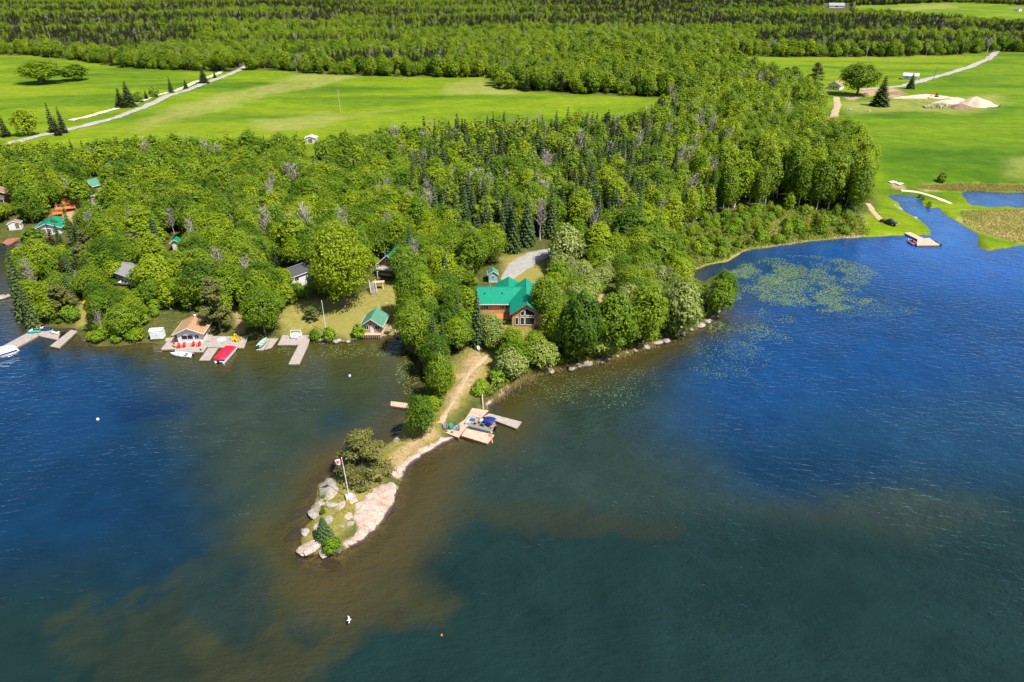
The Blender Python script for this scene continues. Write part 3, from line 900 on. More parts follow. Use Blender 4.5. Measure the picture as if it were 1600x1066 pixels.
def crown_bare(name, h, w, n=90, spread=1.0):
    """fine branching of a leafless tree"""
    mb = MB()
    for i in range(n):
        k = random.uniform(.35, .95)
        a = random.uniform(0, 6.28)
        L = w / 2 * random.uniform(.4, 1) * (1.15 - .6 * k)
        s0 = Vector((0, 0, k * h))
        e = s0 + Vector((math.cos(a) * L, math.sin(a) * L, L * random.uniform(.6, 1.6) * spread))
        e.z = min(e.z, h * 1.02)
        mid = s0.lerp(e, .5) + Vector((random.uniform(-.3, .3), random.uniform(-.3, .3), -.12 * L))
        mb.tube([s0, mid, e], [.075, .05, .02], 3, False)
        for j in range(5):
            q = mid.lerp(e, random.random())
            b_ = random.uniform(0, 6.28)
            l2 = L * random.uniform(.2, .45)
            mb.tube([q, q + Vector((math.cos(b_) * l2 * .7, math.sin(b_) * l2 * .7, l2 * .8))], [.045, .015], 3, False)
    me = bpy.data.meshes.new(name)
    me.from_pydata(mb.v, [], mb.f)
    a_ = me.attributes.new('v', 'FLOAT', 'FACE')
    a_.data.foreach_set('value', rng.uniform(0, 1, len(me.polygons)).astype(np.float32))
    return me, mb

PROTO = {}      # kind -> list of (height, width, crown mesh, trunk mesh)
FARP = {}       # kind -> list of (height, width, merged mesh)
def mb_mesh(name, mb, mat):
    me = bpy.data.meshes.new(name)
    me.from_pydata(mb.v, [], mb.f)
    for p in me.polygons:
        p.use_smooth = True
    me.materials.append(M[mat])
    return me
def add_proto(kind, h, w, crown, mb, cm, tm):
    crown.materials.append(M[cm])
    PROTO.setdefault(kind, []).append((h, w, crown, mb_mesh('trunk', mb, tm)))
def limbs_of(c, n):
    return [tuple(c[i]) for i in rng.choice(len(c), min(n, len(c)), False)]

for i in range(9):
    h, w = 14, rng.uniform(9.5, 11.5)
    cr, c = crown_broad('crown', h, w, rng.uniform(.06, .22), int(rng.integers(30, 75)), int(rng.integers(7000, 9500)), rng.uniform(.23, .28), top=rng.uniform(.3, .8), loose=rng.uniform(.25, .5))
    add_proto('broadleaf', h, w, cr, trunk_mb(h * .8, .26, limbs_of(c, 9)), 'leaf_oak', 'bark')
h, w = 23, 16.5
cr, c = crown_broad('crown', h, w, .12, 120, 20000, .28, top=.6, loose=.3)
add_proto('oak', h, w, cr, trunk_mb(h * .8, .4, limbs_of(c, 14)), 'leaf_oak', 'bark')
for i in range(3):
    h, w = 10, rng.uniform(8, 9.5)
    cr, c = crown_broad('crown', h, w, .10, 46, 5600, .27, inner=.5)
    add_proto('pale', h, w, cr, trunk_mb(h * .8, .2, limbs_of(c, 9)), 'leaf_pale', 'bark')
for i in range(8):
    h, w = 20, rng.uniform(7.5, 9)
    cr, c = crown_broad('crown', h, w, rng.uniform(.06, .24), int(rng.integers(40, 80)), int(rng.integers(5500, 8000)), rng.uniform(.25, .30), top=rng.uniform(.5, .95), loose=rng.uniform(.25, .45))
    add_proto('aspen', h, w, cr, trunk_mb(h * .9, .2, limbs_of(c, 7)), 'leaf_aspen', 'bark_pale')
for i in range(5):
    h, w = 15, rng.uniform(4.6, 5.8)
    cr = crown_spruce('crown', h, w, 3000, int(rng.integers(15, 19)), leaf=.68)
    add_proto('spruce', h, w, cr, trunk_mb(h * .96, .17, []), 'needle_spruce', 'bark')
for i in range(3):
    h, w = 12, rng.uniform(7.5, 9)
    cr, c = crown_pine('crown', h, w, 5200, 46, .30)
    add_proto('pine', h, w, cr, trunk_mb(h * .93, .2, limbs_of(c, 18)), 'needle_pine', 'bark')
h, w = 9.5, 11.5
cr, c = crown_pine('crown', h, w, 11000, 90, .27)
add_proto('jack', h, w, cr, trunk_mb(h * .9, .2, limbs_of(c, 24)), 'needle_pine', 'bark')
for i in range(3):
    h, w = 15, rng.uniform(5.5, 7)
    cr, _m = crown_bare('crown', h, w, 70)
    add_proto('bare', h, w, cr, trunk_mb(h * .95, .16, []), 'twig', 'deadwood')
for i in range(4):
    h, w = 3, rng.uniform(3.2, 4)
    cr, c = crown_broad('foliage', h, w, .0, 24, 1700, .21, flat=.9)
    add_proto('shrub', h, w, cr, trunk_mb(h * .5, .06, limbs_of(c, 5)), 'leaf_shrub', 'bark')
for i in range(4):
    h, w = 17, rng.uniform(7.5, 9)
    cr, c = crown_broad('far_crown', h, w, rng.uniform(.04, .14), 40, 1700, .46, top=.75)
    FARP.setdefault('aspen', []).append((h, w, merge_mesh('far_tree', cr, trunk_mb(h * .9, .22, [], n=4), ('leaf_aspen', 'bark_pale'))))
for i in range(2):
    h, w = 14, rng.uniform(9, 11)
    cr, c = crown_broad('far_crown', h, w, .12, 44, 1900, .48)
    FARP.setdefault('broadleaf', []).append((h, w, merge_mesh('far_tree', cr, trunk_mb(h * .8, .25, [], n=4), ('leaf_oak', 'bark'))))
for i in range(2):
    h, w = 15, rng.uniform(4.8, 6)
    cr = crown_spruce('far_crown', h, w, 700, 14, leaf=1.15)
    FARP.setdefault('spruce', []).append((h, w, merge_mesh('far_tree', cr, trunk_mb(h * .96, .17, [], n=4), ('needle_far', 'bark'))))
cr, _m = crown_bare('far_crown', 15, 6.5, 40)
for p_ in cr.polygons: pass
FARP['bare'] = [(15, 6.5, merge_mesh('far_tree', cr, trunk_mb(14, .2, [], n=4), ('twig', 'deadwood')))]

# ------------------------------------------------------------------ trees: where they stand
KEEP = [  # what must stay in view: box in the photograph, and the base row in front of which no crown may cover it
 (744, 432, 842, 508, 440), (786, 394, 842, 432, 405), (250, 488, 326, 560, 470), (440, 394, 486, 436, 420), (594, 390, 614, 420, 405),
 (577, 425, 606, 462, 430), (560, 472, 614, 534, 500), (196, 408, 228, 422, 432), (265, 360, 289, 392, 372), (60, 332, 112, 380, 365),
 (82, 308, 124, 340, 325), (0, 290, 26, 315, 305), (143, 277, 166, 293, 283), (485, 465, 600, 530, 470), (480, 205, 494, 245, 222), (0, 342, 60, 384, 350),
 (1285, 92, 1560, 178, 100), (1360, 286, 1600, 400, 290), (700, 545, 770, 700, 555), (228, 505, 262, 545, 510), (940, 452, 964, 480, 456),
 (188, 434, 218, 450, 440), (125, 458, 142, 480, 465), (1232, 146, 1248, 156, 150), (1083, 414, 1122, 444, 444), (1083, 414, 1122, 444, 380), (368, 485, 384, 530, 490), (145, 305, 158, 316, 312),
]
open_polys = [(GW(p), 1.0) for p in FIELD_PX.values()] + [(GW(p), 0.3) for p in LAWN_PX] + [(GW(p), 0.0) for p in DIRT_PX] + [(GW(p), 0.0) for p in MARSH_TAN_PX[:2]]
open_polys += [(MARSH, 0), (GW([(1285, 5), (1328, 5), (1332, 30), (1284, 30)]), 0), (GW([(780, 398), (850, 388), (860, 440), (850, 508), (745, 508), (745, 450)]), 0.0), (GW([(478, 215), (495, 215), (492, 262), (478, 262)]), 0.0),
               (GW([(440, 480), (600, 455), (645, 460), (640, 540), (440, 535)]), 0), (GW([(560, 900), (440, 900), (440, 740), (600, 660), (700, 600), (760, 540), (800, 600)]), 0)]
road_lines = [(GW([(-260, 300), (-60, 240), (50, 216), (120, 200), (180, 185), (240, 161), (300, 138), (345, 122), (385, 104), (392, 98)]), 7), (GW([(905, 380), (860, 392), (830, 402)]), 6)]

def is_open(x, y):
    out = np.zeros(len(x), bool)
    for p, mgn in open_polys:
        out |= sdf(p, x, y, 30) > -mgn
    for p, mgn in road_lines:
        out |= line_dist(p, x, y) < mgn
    return out

def inpx(poly, px, py):
    return sdf(poly, px, py) > 0
Z_STAND = [(1045, 380), (1060, 300), (1080, 180), (1290, 150), (1292, 215), (1322, 250), (1366, 290), (1378, 322), (1345, 338), (1260, 328), (1160, 326), (1100, 345)]
Z_BUSH = [(1045, 432), (1045, 380), (1100, 345), (1160, 326), (1260, 328), (1345, 338), (1380, 330), (1420, 366), (1345, 374), (1200, 392), (1080, 425)]
Z_POINT = [(830, 600), (850, 430), (900, 420), (1050, 430), (1160, 425), (1160, 460), (1120, 520), (900, 590)]
Z_LEFT = [(0, 560), (0, 385), (130, 380), (250, 440), (250, 545), (130, 545)]
Z_MIX = [(640, 380), (660, 200), (1050, 190), (1060, 300), (1040, 372), (960, 420), (860, 400), (760, 400)]
Z_ISTH = [(636, 700), (600, 540), (640, 480), (740, 470), (740, 540), (700, 620), (690, 700)]

LEFTOVER = []
TREES = []       # (kind, x, y, z, h, w, label or None)
def px_per_m(x, y, z):
    a = PX(x, y, z)[1]; b_ = PX(x, y, z + 1.0)[1]
    return a - b_

def scatter(ymin, ymax, sp):
    ys = np.arange(ymin, ymax, sp)
    xs, yy = [], []
    for y in ys:
        half = 0.86 * y + 30
        n = int(2 * half / sp)
        xs.append(np.linspace(-half, half, n) + rng.uniform(-.48, .48, n) * sp)
        yy.append(np.full(n, y) + rng.uniform(-.48, .48, n) * sp)
    return np.concatenate(xs), np.concatenate(yy)

x, y = scatter(88, 420, 4.0)
d = shore_d(x, y)
sel = (d > 1.5) & ~is_open(x, y)
x, y, d = x[sel], y[sel], d[sel]
z = terr(x, y, d)
px, py = PX(x, y, z)
sel = (px > -70) & (px < 1680) & (py > 180)
x, y, z, d, px, py = (a[sel] for a in (x, y, z, d, px, py))
cn = fbm(x / 28, y / 28, 51, 3)
ppm = px_per_m(x, y, z)
zst, zbu, zpt, zle, zmi, zis = (inpx(q_, px, py) for q_ in (Z_STAND, Z_BUSH, Z_POINT, Z_LEFT, Z_MIX, Z_ISTH))
U = rng.uniform(0, 1, (len(x), 3))
for i in range(len(x)):
    u, u2, u3 = U[i]
    if zst[i]:
        if u3 < .25: continue
        kind, h = ('aspen', 10 + 8 * u2 + 5 * (px[i] > 1130)) if u < .8 else ('spruce', 10 + 7 * u2) if u < .93 else ('bare', 14 + 4 * u2)
    elif zbu[i]:
        kind, h = ('shrub', 1.2 + 2.4 * u2) if u < .8 else ('aspen', 3 + 4 * u2) if u < .94 else ('spruce', 3 + 3 * u2)
    elif zpt[i]:
        kind, h = ('broadleaf', 5 + 4.5 * u2) if u < .48 else ('pale', 5 + 3.5 * u2) if u < .92 else ('spruce', 7 + 3 * u2) if u < .94 else ('bare', 6 + 3 * u2)
    elif zle[i]:
        kind, h = ('broadleaf', 5.5 + 4.5 * u2) if u < .62 else ('spruce', 7 + 4 * u2) if u < .85 else ('pine', 7 + 3 * u2) if u < .93 else ('bare', 6 + 3 * u2)
    elif zis[i]:
        kind, h = ('broadleaf', 5 + 4 * u2) if u < .6 else ('spruce', 6 + 5 * u2) if u < .85 else ('aspen', 7 + 4 * u2)
    elif zmi[i]:
        con = cn[i] > .40
        if con: kind, h = ('spruce', 10 + 7 * u2) if u < .62 else ('bare', 9 + 6 * u2) if u < .70 else ('aspen', 8 + 8 * u2)
        else: kind, h = ('aspen', 8 + 7 * u2) if u < .55 else ('broadleaf', 6 + 5 * u2) if u < .82 else ('spruce', 7 + 7 * u2) if u < .95 else ('bare', 9 + 5 * u2)
    else:
        kind, h = ('broadleaf', 5.5 + 6.5 * u2) if u < (.62 if py[i] > 320 else .4) else ('aspen', 7 + 7 * u2) if u < .89 else ('spruce', 7 + 7 * u2) if u < .96 else ('bare', 9 + 5 * u2)
    ok = False
    for q_ in (1, .72, .5, .32, .2):
        hh = h * q_
        wf_ = {'broadleaf': .36, 'pale': .42, 'aspen': .22, 'spruce': .17, 'pine': .34, 'bare': .2, 'shrub': .55}[kind]
        hp, wp = hh * ppm[i], hh * wf_ * ppm[i]
        if not any(py[i] > br and px[i] + wp > a0 and px[i] - wp < a1 and py[i] - hp < b1 and py[i] > b0 for (a0, b0, a1, b1, br) in KEEP):
            ok = True
            break
    if not ok:
        continue
    h = hh
    if h < 3:
        kind = 'shrub'
    w = {'broadleaf': .86, 'pale': .95, 'aspen': .56, 'spruce': .33, 'pine': .7, 'bare': .42, 'shrub': 1.2}[kind] * h * random.uniform(.85, 1.2) * (.72 if zst[i] and kind == 'aspen' else 1)
    TREES.append((kind, x[i], y[i], z[i], h, w, None))

bx_, by_ = scatter(95, 300, 3.1)
bd = shore_d(bx_, by_)
bs = (bd > 1.2) & ~is_open(bx_, by_)
bx_, by_ = bx_[bs], by_[bs]
bz_ = terr(bx_, by_)
bpx, bpy_ = PX(bx_, by_, bz_)
bk = (inpx(Z_BUSH, bpx, bpy_) & (rng.uniform(0, 1, len(bpx)) < .8)) | (inpx(Z_LEFT, bpx, bpy_) & (rng.uniform(0, 1, len(bpx)) < .85)) | (inpx(Z_POINT, bpx, bpy_) & (rng.uniform(0, 1, len(bpx)) < .25)) | ((bpx > 230) & (bpx < 640) & (bpy_ > 380) & (rng.uniform(0, 1, len(bpx)) < .55))
for X_, Y_, Z_, a_, b_ in zip(bx_[bk], by_[bk], bz_[bk], bpx[bk], bpy_[bk]):
    h = random.uniform(.8, 2.2) if b_ < 432 and a_ > 1040 else random.uniform(1.2, 3.4)
    k_ = 5 * h
    if not any(b_ > br and a_ + k_ * .6 > a0 and a_ - k_ * .6 < a1 and b_ - k_ < b1 and b_ > b0 for (a0, b0, a1, b1, br) in KEEP):
        TREES.append(('shrub', X_, Y_, Z_, h, h * random.uniform(1.0, 1.5), None))

# trees and bushes one can single out: kind, base in the photograph, height and width in photograph pixels, label
def one(kind, bx, by, hpx, wpx, label=None):
    p = G(bx, by)
    k = px_per_m(p.x, p.y, p.z)
    lat = F / (p.y * math.cos(TH) - (p.z - H) * math.sin(TH))
    TREES.append((kind, p.x, p.y, p.z, hpx / k, wpx / lat, label))
ONES = [
 ('oak', 540, 482, 128, 96, 'great round oak standing over the lawn beside the dark-roofed cabin'),
 ('pine', 345, 519, 84, 56, 'dense green pine standing just behind the brown-roofed boathouse'),
 ('broadleaf', 415, 524, 72, 66, 'leafy tree at the shore between the boathouse path and mint rowing boat'),
 ('jack', 571, 742, 66, 84, 'spreading jack pine leaning over the rocky point beside the flagpole'),
 ('spruce', 508, 842, 34, 30, 'small young spruce bush near the tip of the rocky point'),
 ('broadleaf', 660, 682, 62, 52, 'small bright leafy tree beside the chair dock with green chairs beneath'),
 ('broadleaf', 690, 622, 66, 46, 'leafy tree on the neck of land beside the dirt path'),
 ('broadleaf', 682, 584, 62, 50, 'second leafy tree up the neck from the chair dock'),
 ('spruce', 693, 560, 66, 18, 'slender spruce at the landward end of the peninsula neck'),
 ('spruce', 747, 540, 84, 27, 'tall grey-green spruce in front of the left wing of the green-roofed house'),
 ('broadleaf', 650, 552, 74, 62, 'dark leafy tree overhanging the cove beside the beached white boat'),
 ('broadleaf', 640, 500, 80, 48, 'leafy tree just behind the little green-roofed lake cabin'),
 ('broadleaf', 1338, 149, 50, 62, 'wide round-crowned tree shading the white farmhouse'),
 ('pine', 1271, 142, 44, 32, 'dark pine beside the white farmhouse roof'),
 ('pine', 1238, 132, 30, 28, 'smaller dark pine at the woods edge near the farmhouse'),
 ('spruce', 1374, 166, 47, 32, 'lone broad spruce on the bare farmyard grass'),
 ('spruce', 1422, 139, 25, 15, 'small spruce in front of the turquoise-ended garage'),
 ('shrub', 1471, 284, 15, 15, 'lone dark bush at the field edge above the marsh'),
 ('spruce', 203, 167, 40, 24, 'bushy spruce where the hedgerow meets the country road'),
 ('spruce', 190, 168, 30, 20, None), ('shrub', 218, 160, 16, 16, None), ('shrub', 242, 152, 16, 16, None), ('spruce', 229, 155, 14, 8, None),
 ('spruce', 268, 145, 26, 10, 'slim spruce beside the sandy verge of the country road'),
 ('spruce', 291, 139, 15, 9, 'short spruce on the verge between two taller ones'),
 ('spruce', 319, 130, 26, 17, 'cone-shaped spruce near the top of the country road'),
 ('spruce', 336, 122, 13, 6, None), ('broadleaf', 352, 112, 40, 34, 'pale round tree where the road enters the woods'),
 ('spruce', 85, 208, 48, 14, None), ('spruce', 100, 208, 42, 14, None), ('spruce', 92, 212, 30, 12, None), ('broadleaf', 45, 212, 40, 40, None), ('spruce', 10, 214, 36, 16, None),
 ('broadleaf', 70, 130, 36, 70, 'clump-forming tree standing alone in the western field'), ('broadleaf', 118, 126, 26, 44, None),
 ('spruce', 42, 500, 90, 30, 'tall shaggy spruce at the shore by the jet-ski dock'), ('spruce', 36, 462, 66, 24, None), ('spruce', 55, 512, 70, 24, None), ('spruce', 30, 440, 56, 20, None),
 ('spruce', 122, 398, 82, 16, 'tall thin spruce beside the green-roofed white boathouse'), ('spruce', 100, 398, 48, 18, None), ('spruce', 86, 392, 44, 14, None), ('spruce', 133, 400, 60, 18, None),
 ('broadleaf', 70, 430, 56, 52, 'bright leafy tree at the water by the western cove'),
 ('shrub', 493, 532, 17, 18, 'bright bush beside the white pole on the lawn shore'), ('shrub', 516, 531, 20, 22, 'rounded bush on the stone edge right of the white pole'), ('shrub', 562, 527, 20, 24, 'bush at the corner of the little lake cabin'),
 ('pine', 488, 500, 22, 26, 'low dark shrubby pine on the lawn'),
 ('broadleaf', 1120, 496, 60, 46, None), ('pale', 1060, 524, 84, 66, 'pale blossoming tree near the rocky end of the house point'), ('broadleaf', 1128, 480, 56, 40, 'last rounded tree at the tip of the house point'),
 ('pale', 885, 420, 66, 60, 'pale greyish tree right of the gravel driveway'), ('broadleaf', 905, 570, 110, 70, 'leafy tree on the bank right of the glazed gable'),
 ('broadleaf', 955, 558, 100, 74, None), ('broadleaf', 1005, 540, 92, 66, None), ('pale', 848, 576, 44, 50, None), ('broadleaf', 868, 556, 84, 44, None), ('pale', 800, 592, 46, 50, 'pale bushy tree on the bank below the house'),
 ('shrub', 520, 862, 20, 30, 'bright bush at the tip of the rocky point'), ('pale', 775, 548, 34, 40, None), ('pale', 762, 522, 26, 26, None), ('shrub', 790, 575, 24, 34, None), ('shrub', 778, 596, 20, 30, None), ('shrub', 752, 612, 18, 26, None), ('broadleaf', 862, 512, 62, 44, 'leafy tree overlapping the roof at the right of the house'), ('shrub', 672, 560, 30, 36, None), ('shrub', 678, 640, 20, 24, None), ('broadleaf', 716, 548, 50, 40, None), ('broadleaf', 700, 530, 56, 46, None),
 ('bare', 995, 268, 62, 24, 'leafless pale birch standing clear of the spruce woods'), ('bare', 1060, 300, 70, 26, None), ('bare', 905, 262, 60, 22, None),
 ('bare', 1040, 246, 52, 24, None), ('bare', 960, 240, 50, 20, None), ('bare', 330, 270, 50, 26, None), ('bare', 235, 262, 46, 22, None), ('bare', 620, 245, 48, 26, None), ('bare', 665, 262, 56, 24, None), ('bare', 215, 404, 40, 34, 'leafless grey tree above the grey-roofed cottage'),
 ('broadleaf', 852, 506, 72, 48, None), ('pale', 768, 535, 44, 42, None), ('broadleaf', 634, 442, 58, 48, 'leafy tree covering the right of the balcony cabin'), ('broadleaf', 226, 452, 36, 38, None), ('broadleaf', 442, 458, 38, 42, None), ('broadleaf', 60, 392, 34, 40, None),
]
for a in ONES:
    one(*a)
# bushes along the shore
def shore_bushes(pts, step, hlo, hhi, inland):
    w = W(pts)
    for (x0, y0), (x1, y1) in zip(w[:-1], w[1:]):
        L = math.hypot(x1 - x0, y1 - y0)
        for k in range(max(1, int(L / step))):
            f = (k + random.random()) / max(1, int(L / step))
            # inland = to the left of the walking direction
            nx, ny = -(y1 - y0) / L, (x1 - x0) / L
            o_ = random.uniform(*inland)
            X_, Y_ = x0 + (x1 - x0) * f + nx * o_, y0 + (y1 - y0) * f + ny * o_
            h = random.uniform(hlo, hhi)
            zz = float(terr(X_, Y_))
            if zz > 0.1:
                TREES.append(('shrub', X_, Y_, zz, h, h * random.uniform(1.1, 1.5), None))
shore_bushes([(672, 625), (668, 612), (663, 595), (660, 575), (652, 556), (634, 546)], 2.2, 1.4, 2.6, (-2.5, -.8))
shore_bushes([(760, 628), (800, 603), (838, 584), (870, 577), (918, 569), (958, 560), (1000, 545), (1060, 526), (1106, 505), (1125, 488)], 2.0, 1.2, 2.8, (1.2, 4.0))
shore_bushes([(1125, 488), (1140, 462), (1142, 446)], 2.5, 1.2, 2.2, (.8, 2.0))
shore_bushes([(26, 420), (28, 460), (48, 500), (62, 510), (110, 512)], 3, 1.0, 2.2, (1, 3.5))
shore_bushes([(130, 532), (150, 541), (185, 541), (225, 536)], 2.2, 1.4, 2.8, (.6, 3))
shore_bushes([(1455, 366), (1447, 352)], 2.0, .5, .9, (-2, -.5))
shore_bushes([(500, 862), (525, 862), (540, 854)], 1.5, .5, .9, (.6, 1.8))
shore_bushes([(496, 775), (488, 795), (484, 812)], 1.2, .4, .8, (1.0, 2.2))
shore_bushes([(1430, 307), (1442, 316), (1450, 326), (1466, 325)], 3, .7, 1.5, (.5, 2))

# ------------------------------------------------------------------ trees: individuals with trunk and crown, labels by what they stand near
LAND = [('green-roofed main house', 800, 480), ('gravel driveway', 820, 410), ('brown-roofed boathouse', 293, 520), ('dark-roofed cabin', 468, 425), ('green cabin with the white balcony', 615, 415),
        ('little green-roofed lake cabin', 588, 515), ('grey-roofed cottage', 208, 428), ('tiny white hut with the green roof', 278, 380), ('white boathouse with the green roof', 85, 360), ('orange wooden deck', 103, 325),
        ('jet-ski dock', 90, 515), ('chair dock', 720, 660), ('black pickup truck', 1388, 348), ('country road', 270, 160), ('western field', 560, 190), ('white farmhouse', 1310, 135), ('lily-pad bay', 1180, 410),
        ('dirt farm track', 1300, 200), ('rocky point', 530, 810), ('marsh pond', 1540, 310), ('brown-roofed house at the cove', 10, 305), ('narrow grass gap in the woods', 487, 240), ('eastern end of the western field', 960, 180)]
LW = GW([(a, b_) for _, a, b_ in LAND])
KNAME = {'jack': ('jack_pine', 'jack pine', 'tree'), 'oak': ('oak_tree', 'great oak', 'tree'), 'broadleaf': ('broadleaf_tree', 'leafy broadleaf tree', 'tree'), 'pale': ('blossoming_tree', 'pale blossoming tree', 'tree'), 'aspen': ('aspen_tree', 'slender pale-trunked aspen', 'tree'), 'spruce': ('spruce_tree', 'dark pointed spruce', 'tree'),
         'pine': ('pine_tree', 'olive-green pine', 'tree'), 'bare': ('bare_tree', 'grey leafless tree', 'tree'), 'shrub': ('shrub', 'low green shrub', 'shrub')}
rows = []
for (k, X_, Y_, Z_, h, w, lab) in TREES:
    a, b_ = PX(X_, Y_, Z_)
    size = h * w / (Y_ * Y_ + H * H)
    rows.append([k, X_, Y_, Z_, h, w, lab, float(a), float(b_), size])
rows.sort(key=lambda r: (r[6] is None, -r[9]))
cnt = {}
GONE = {'jack': 3, 'oak': 5, 'broadleaf': 300, 'aspen': 300, 'spruce': 290, 'pale': 100, 'pine': 60, 'bare': 90, 'shrub': 300}
indiv = []
for r in rows:
    inview = -25 < r[7] < 1625
    cnt.setdefault(r[0], 0)
    if inview and cnt[r[0]] < GONE[r[0]]:
        cnt[r[0]] += 1
        indiv.append(r)
    else:
        LEFTOVER.append(r)
clusters = {}
for r in indiv:
    if r[6] is None:
        dd = (LW[:, 0] - r[1]) ** 2 + (LW[:, 1] - r[2]) ** 2
        j = int(dd.argmin())
        dx, dy = r[1] - LW[j, 0], r[2] - LW[j, 1]
        rel = ('behind' if dy > 0 else 'in front of') if abs(dy) > abs(dx) else ('right of' if dx > 0 else 'left of')
        clusters.setdefault((r[0], rel, LAND[j][0]), []).append(r)
for (k, rel, lm), rs in clusters.items():
    where = f'{rel} the {lm}'
    nm = KNAME[k][1]
    free = list(rs)
    def pick(key, word, mn=2):
        if len(free) >= mn:
            q = max(free, key=key); free.remove(q); q[6] = f'{word} {nm} {where}'
    if len(rs) == 1:
        rs[0][6] = f'single {nm} {where}'
        continue
    pick(lambda r: r[4], 'tallest')
    pick(lambda r: -r[7], 'leftmost')
    pick(lambda r: r[7], 'rightmost')
    pick(lambda r: r[8], 'nearest')
    pick(lambda r: -r[8], 'farthest')
    if len(free) == 1:
        free[0][6] = f'middle {nm} {where}'
        continue
    hs = sorted(r[4] for r in free)
    t1, t2 = hs[len(hs) // 3], hs[2 * len(hs) // 3]
    for r in free:
        sz = 'short' if r[4] < t1 else 'mid-height' if r[4] < t2 else 'tall'
        r[6] = f'{sz} {nm} {where}'
        r.append(f'{sz} {nm} group {where}')
for r in indiv:
    k, X_, Y_, Z_, h, w, lab = r[:7]
    h0, w0, cr, tr = PROTO[k][random.randrange(len(PROTO[k]))]
    nm, _, cat = KNAME[k]
    e = thing(nm, lab, cat, (X_, Y_, Z_), random.uniform(0, 6.28), r[10] if len(r) > 10 else f'{_}s')
    e.scale = (w / w0, w / w0, h / h0)
    for part, mm in (('trunk', tr), ('foliage' if k == 'shrub' else 'crown', cr)):
        c_ = bpy.data.objects.new(part if k != 'shrub' or part != 'trunk' else 'stem', mm)
        COL.objects.link(c_)
        c_.parent = e

# ------------------------------------------------------------------ the woods beyond: one mass
FK = ['aspen', 'aspen', 'aspen', 'aspen', 'broadleaf', 'broadleaf', 'spruce', 'spruce', 'bare']
FM = FARP['aspen'] + FARP['broadleaf'] + FARP['spruce'] + FARP['bare']
pts, kinds, scl, rot = [], [], [], []
def far_add(kind, X_, Y_, Z_, h, w):
    kind = {'pale': 'broadleaf', 'pine': 'spruce', 'shrub': 'broadleaf'}.get(kind, kind)
    i = random.choice([j for j, k in enumerate(FK) if k == kind])
    pts.append((X_, Y_, Z_)); kinds.append(i); scl.append((w / FM[i][1], w / FM[i][1], h / FM[i][0])); rot.append((0, 0, random.uniform(0, 6.28)))
for r in LEFTOVER:
    far_add(*r[:6])
yy_, bands = 380.0, []
while yy_ < 3000:
    s_ = 4.9 + (yy_ - 400) * .0052
    half = .80 * yy_ + 20
    n = int(2.7 * half / s_)
    bands.append(np.stack([rng.uniform(-half, half, n), yy_ + rng.uniform(-1.5, 1.5, n) * s_, np.full(n, s_)], -1))
    yy_ += s_ * .95
fb = np.concatenate(bands)
x, y, s_ = fb.T
sel = ~is_open(x, y)
x, y, s_ = x[sel], y[sel], s_[sel]
z = terr(x, y)
px, py = PX(x, y, z)
sel = (px > -120) & (px < 1720) & ((py < 181) | (y > 419))
x, y, z, s_, px, py = (a[sel] for a in (x, y, z, s_, px, py))
edge = np.full(len(x), -99.0)
for p, _m in open_polys[:2]:
    edge = np.maximum(edge, sdf(p, x, y, 60))
c1 = fbm(x / 260, y / 130, 61, 4)
U = rng.uniform(0, 1, (len(x), 3))
for i in range(len(x)):
    u, u2, u3 = U[i]
    front = edge[i] > -30
    dark = c1[i] + .13 * math.exp(-((py[i] - 46) / 28) ** 2) > .49 + .08 * (u3 - .5) and not front
    if 700 < px[i] < 1180 and 60 < py[i] < 180:
        dark = False
    if dark:
        kind, h = ('spruce', 9 + 9 * u2) if u < .78 else ('bare', 10 + 6 * u2) if u < .83 else ('aspen', 8 + 7 * u2)
    else:
        kind, h = ('aspen', 7 + 9 * u2) if u < .62 else ('broadleaf', 6 + 7 * u2) if u < .84 else ('spruce', 7 + 8 * u2) if u < .96 else ('bare', 9 + 6 * u2)
    if edge[i] > -9 and u3 < .6:
        kind, h = 'broadleaf', 3 + 6 * u2
    k_ = {'aspen': .6, 'broadleaf': .85, 'spruce': .38, 'bare': .45}[kind]
    far_add(kind, x[i], y[i], z[i], h, h * k_ * (s_[i] / 4.9) ** .25)
me = bpy.data.meshes.new('far_forest')
me.vertices.add(len(pts))
me.vertices.foreach_set('co', np.array(pts, np.float32).ravel())
for nm, typ, arr, fld in (('kind_index', 'INT', np.array(kinds, np.int32), 'value'), ('tree_scale', 'FLOAT_VECTOR', np.array(scl, np.float32).ravel(), 'vector'), ('tree_turn', 'FLOAT_VECTOR', np.array(rot, np.float32).ravel(), 'vector')):
    me.attributes.new(nm, typ, 'POINT').data.foreach_set(fld, arr)
far = tag(link('far_forest', me), 'mixed green woods of aspen and spruce stretching to the skyline', 'forest', kind='stuff')
ng = bpy.data.node_groups.new('forest_points', 'GeometryNodeTree')
ng.interface.new_socket('Geometry', in_out='INPUT', socket_type='NodeSocketGeometry')
ng.interface.new_socket('Geometry', in_out='OUTPUT', socket_type='NodeSocketGeometry')
gi, go = ng.nodes.new('NodeGroupInput'), ng.nodes.new('NodeGroupOutput')
jn = ng.nodes.new('GeometryNodeJoinGeometry')
def named(nm, typ):
    n = ng.nodes.new('GeometryNodeInputNamedAttribute')
    n.data_type = typ
    n.inputs['Name'].default_value = nm
    return [s for s in n.outputs if s.name == 'Attribute' and s.enabled][0]
ak, asc, art = named('kind_index', 'INT'), named('tree_scale', 'FLOAT_VECTOR'), named('tree_turn', 'FLOAT_VECTOR')
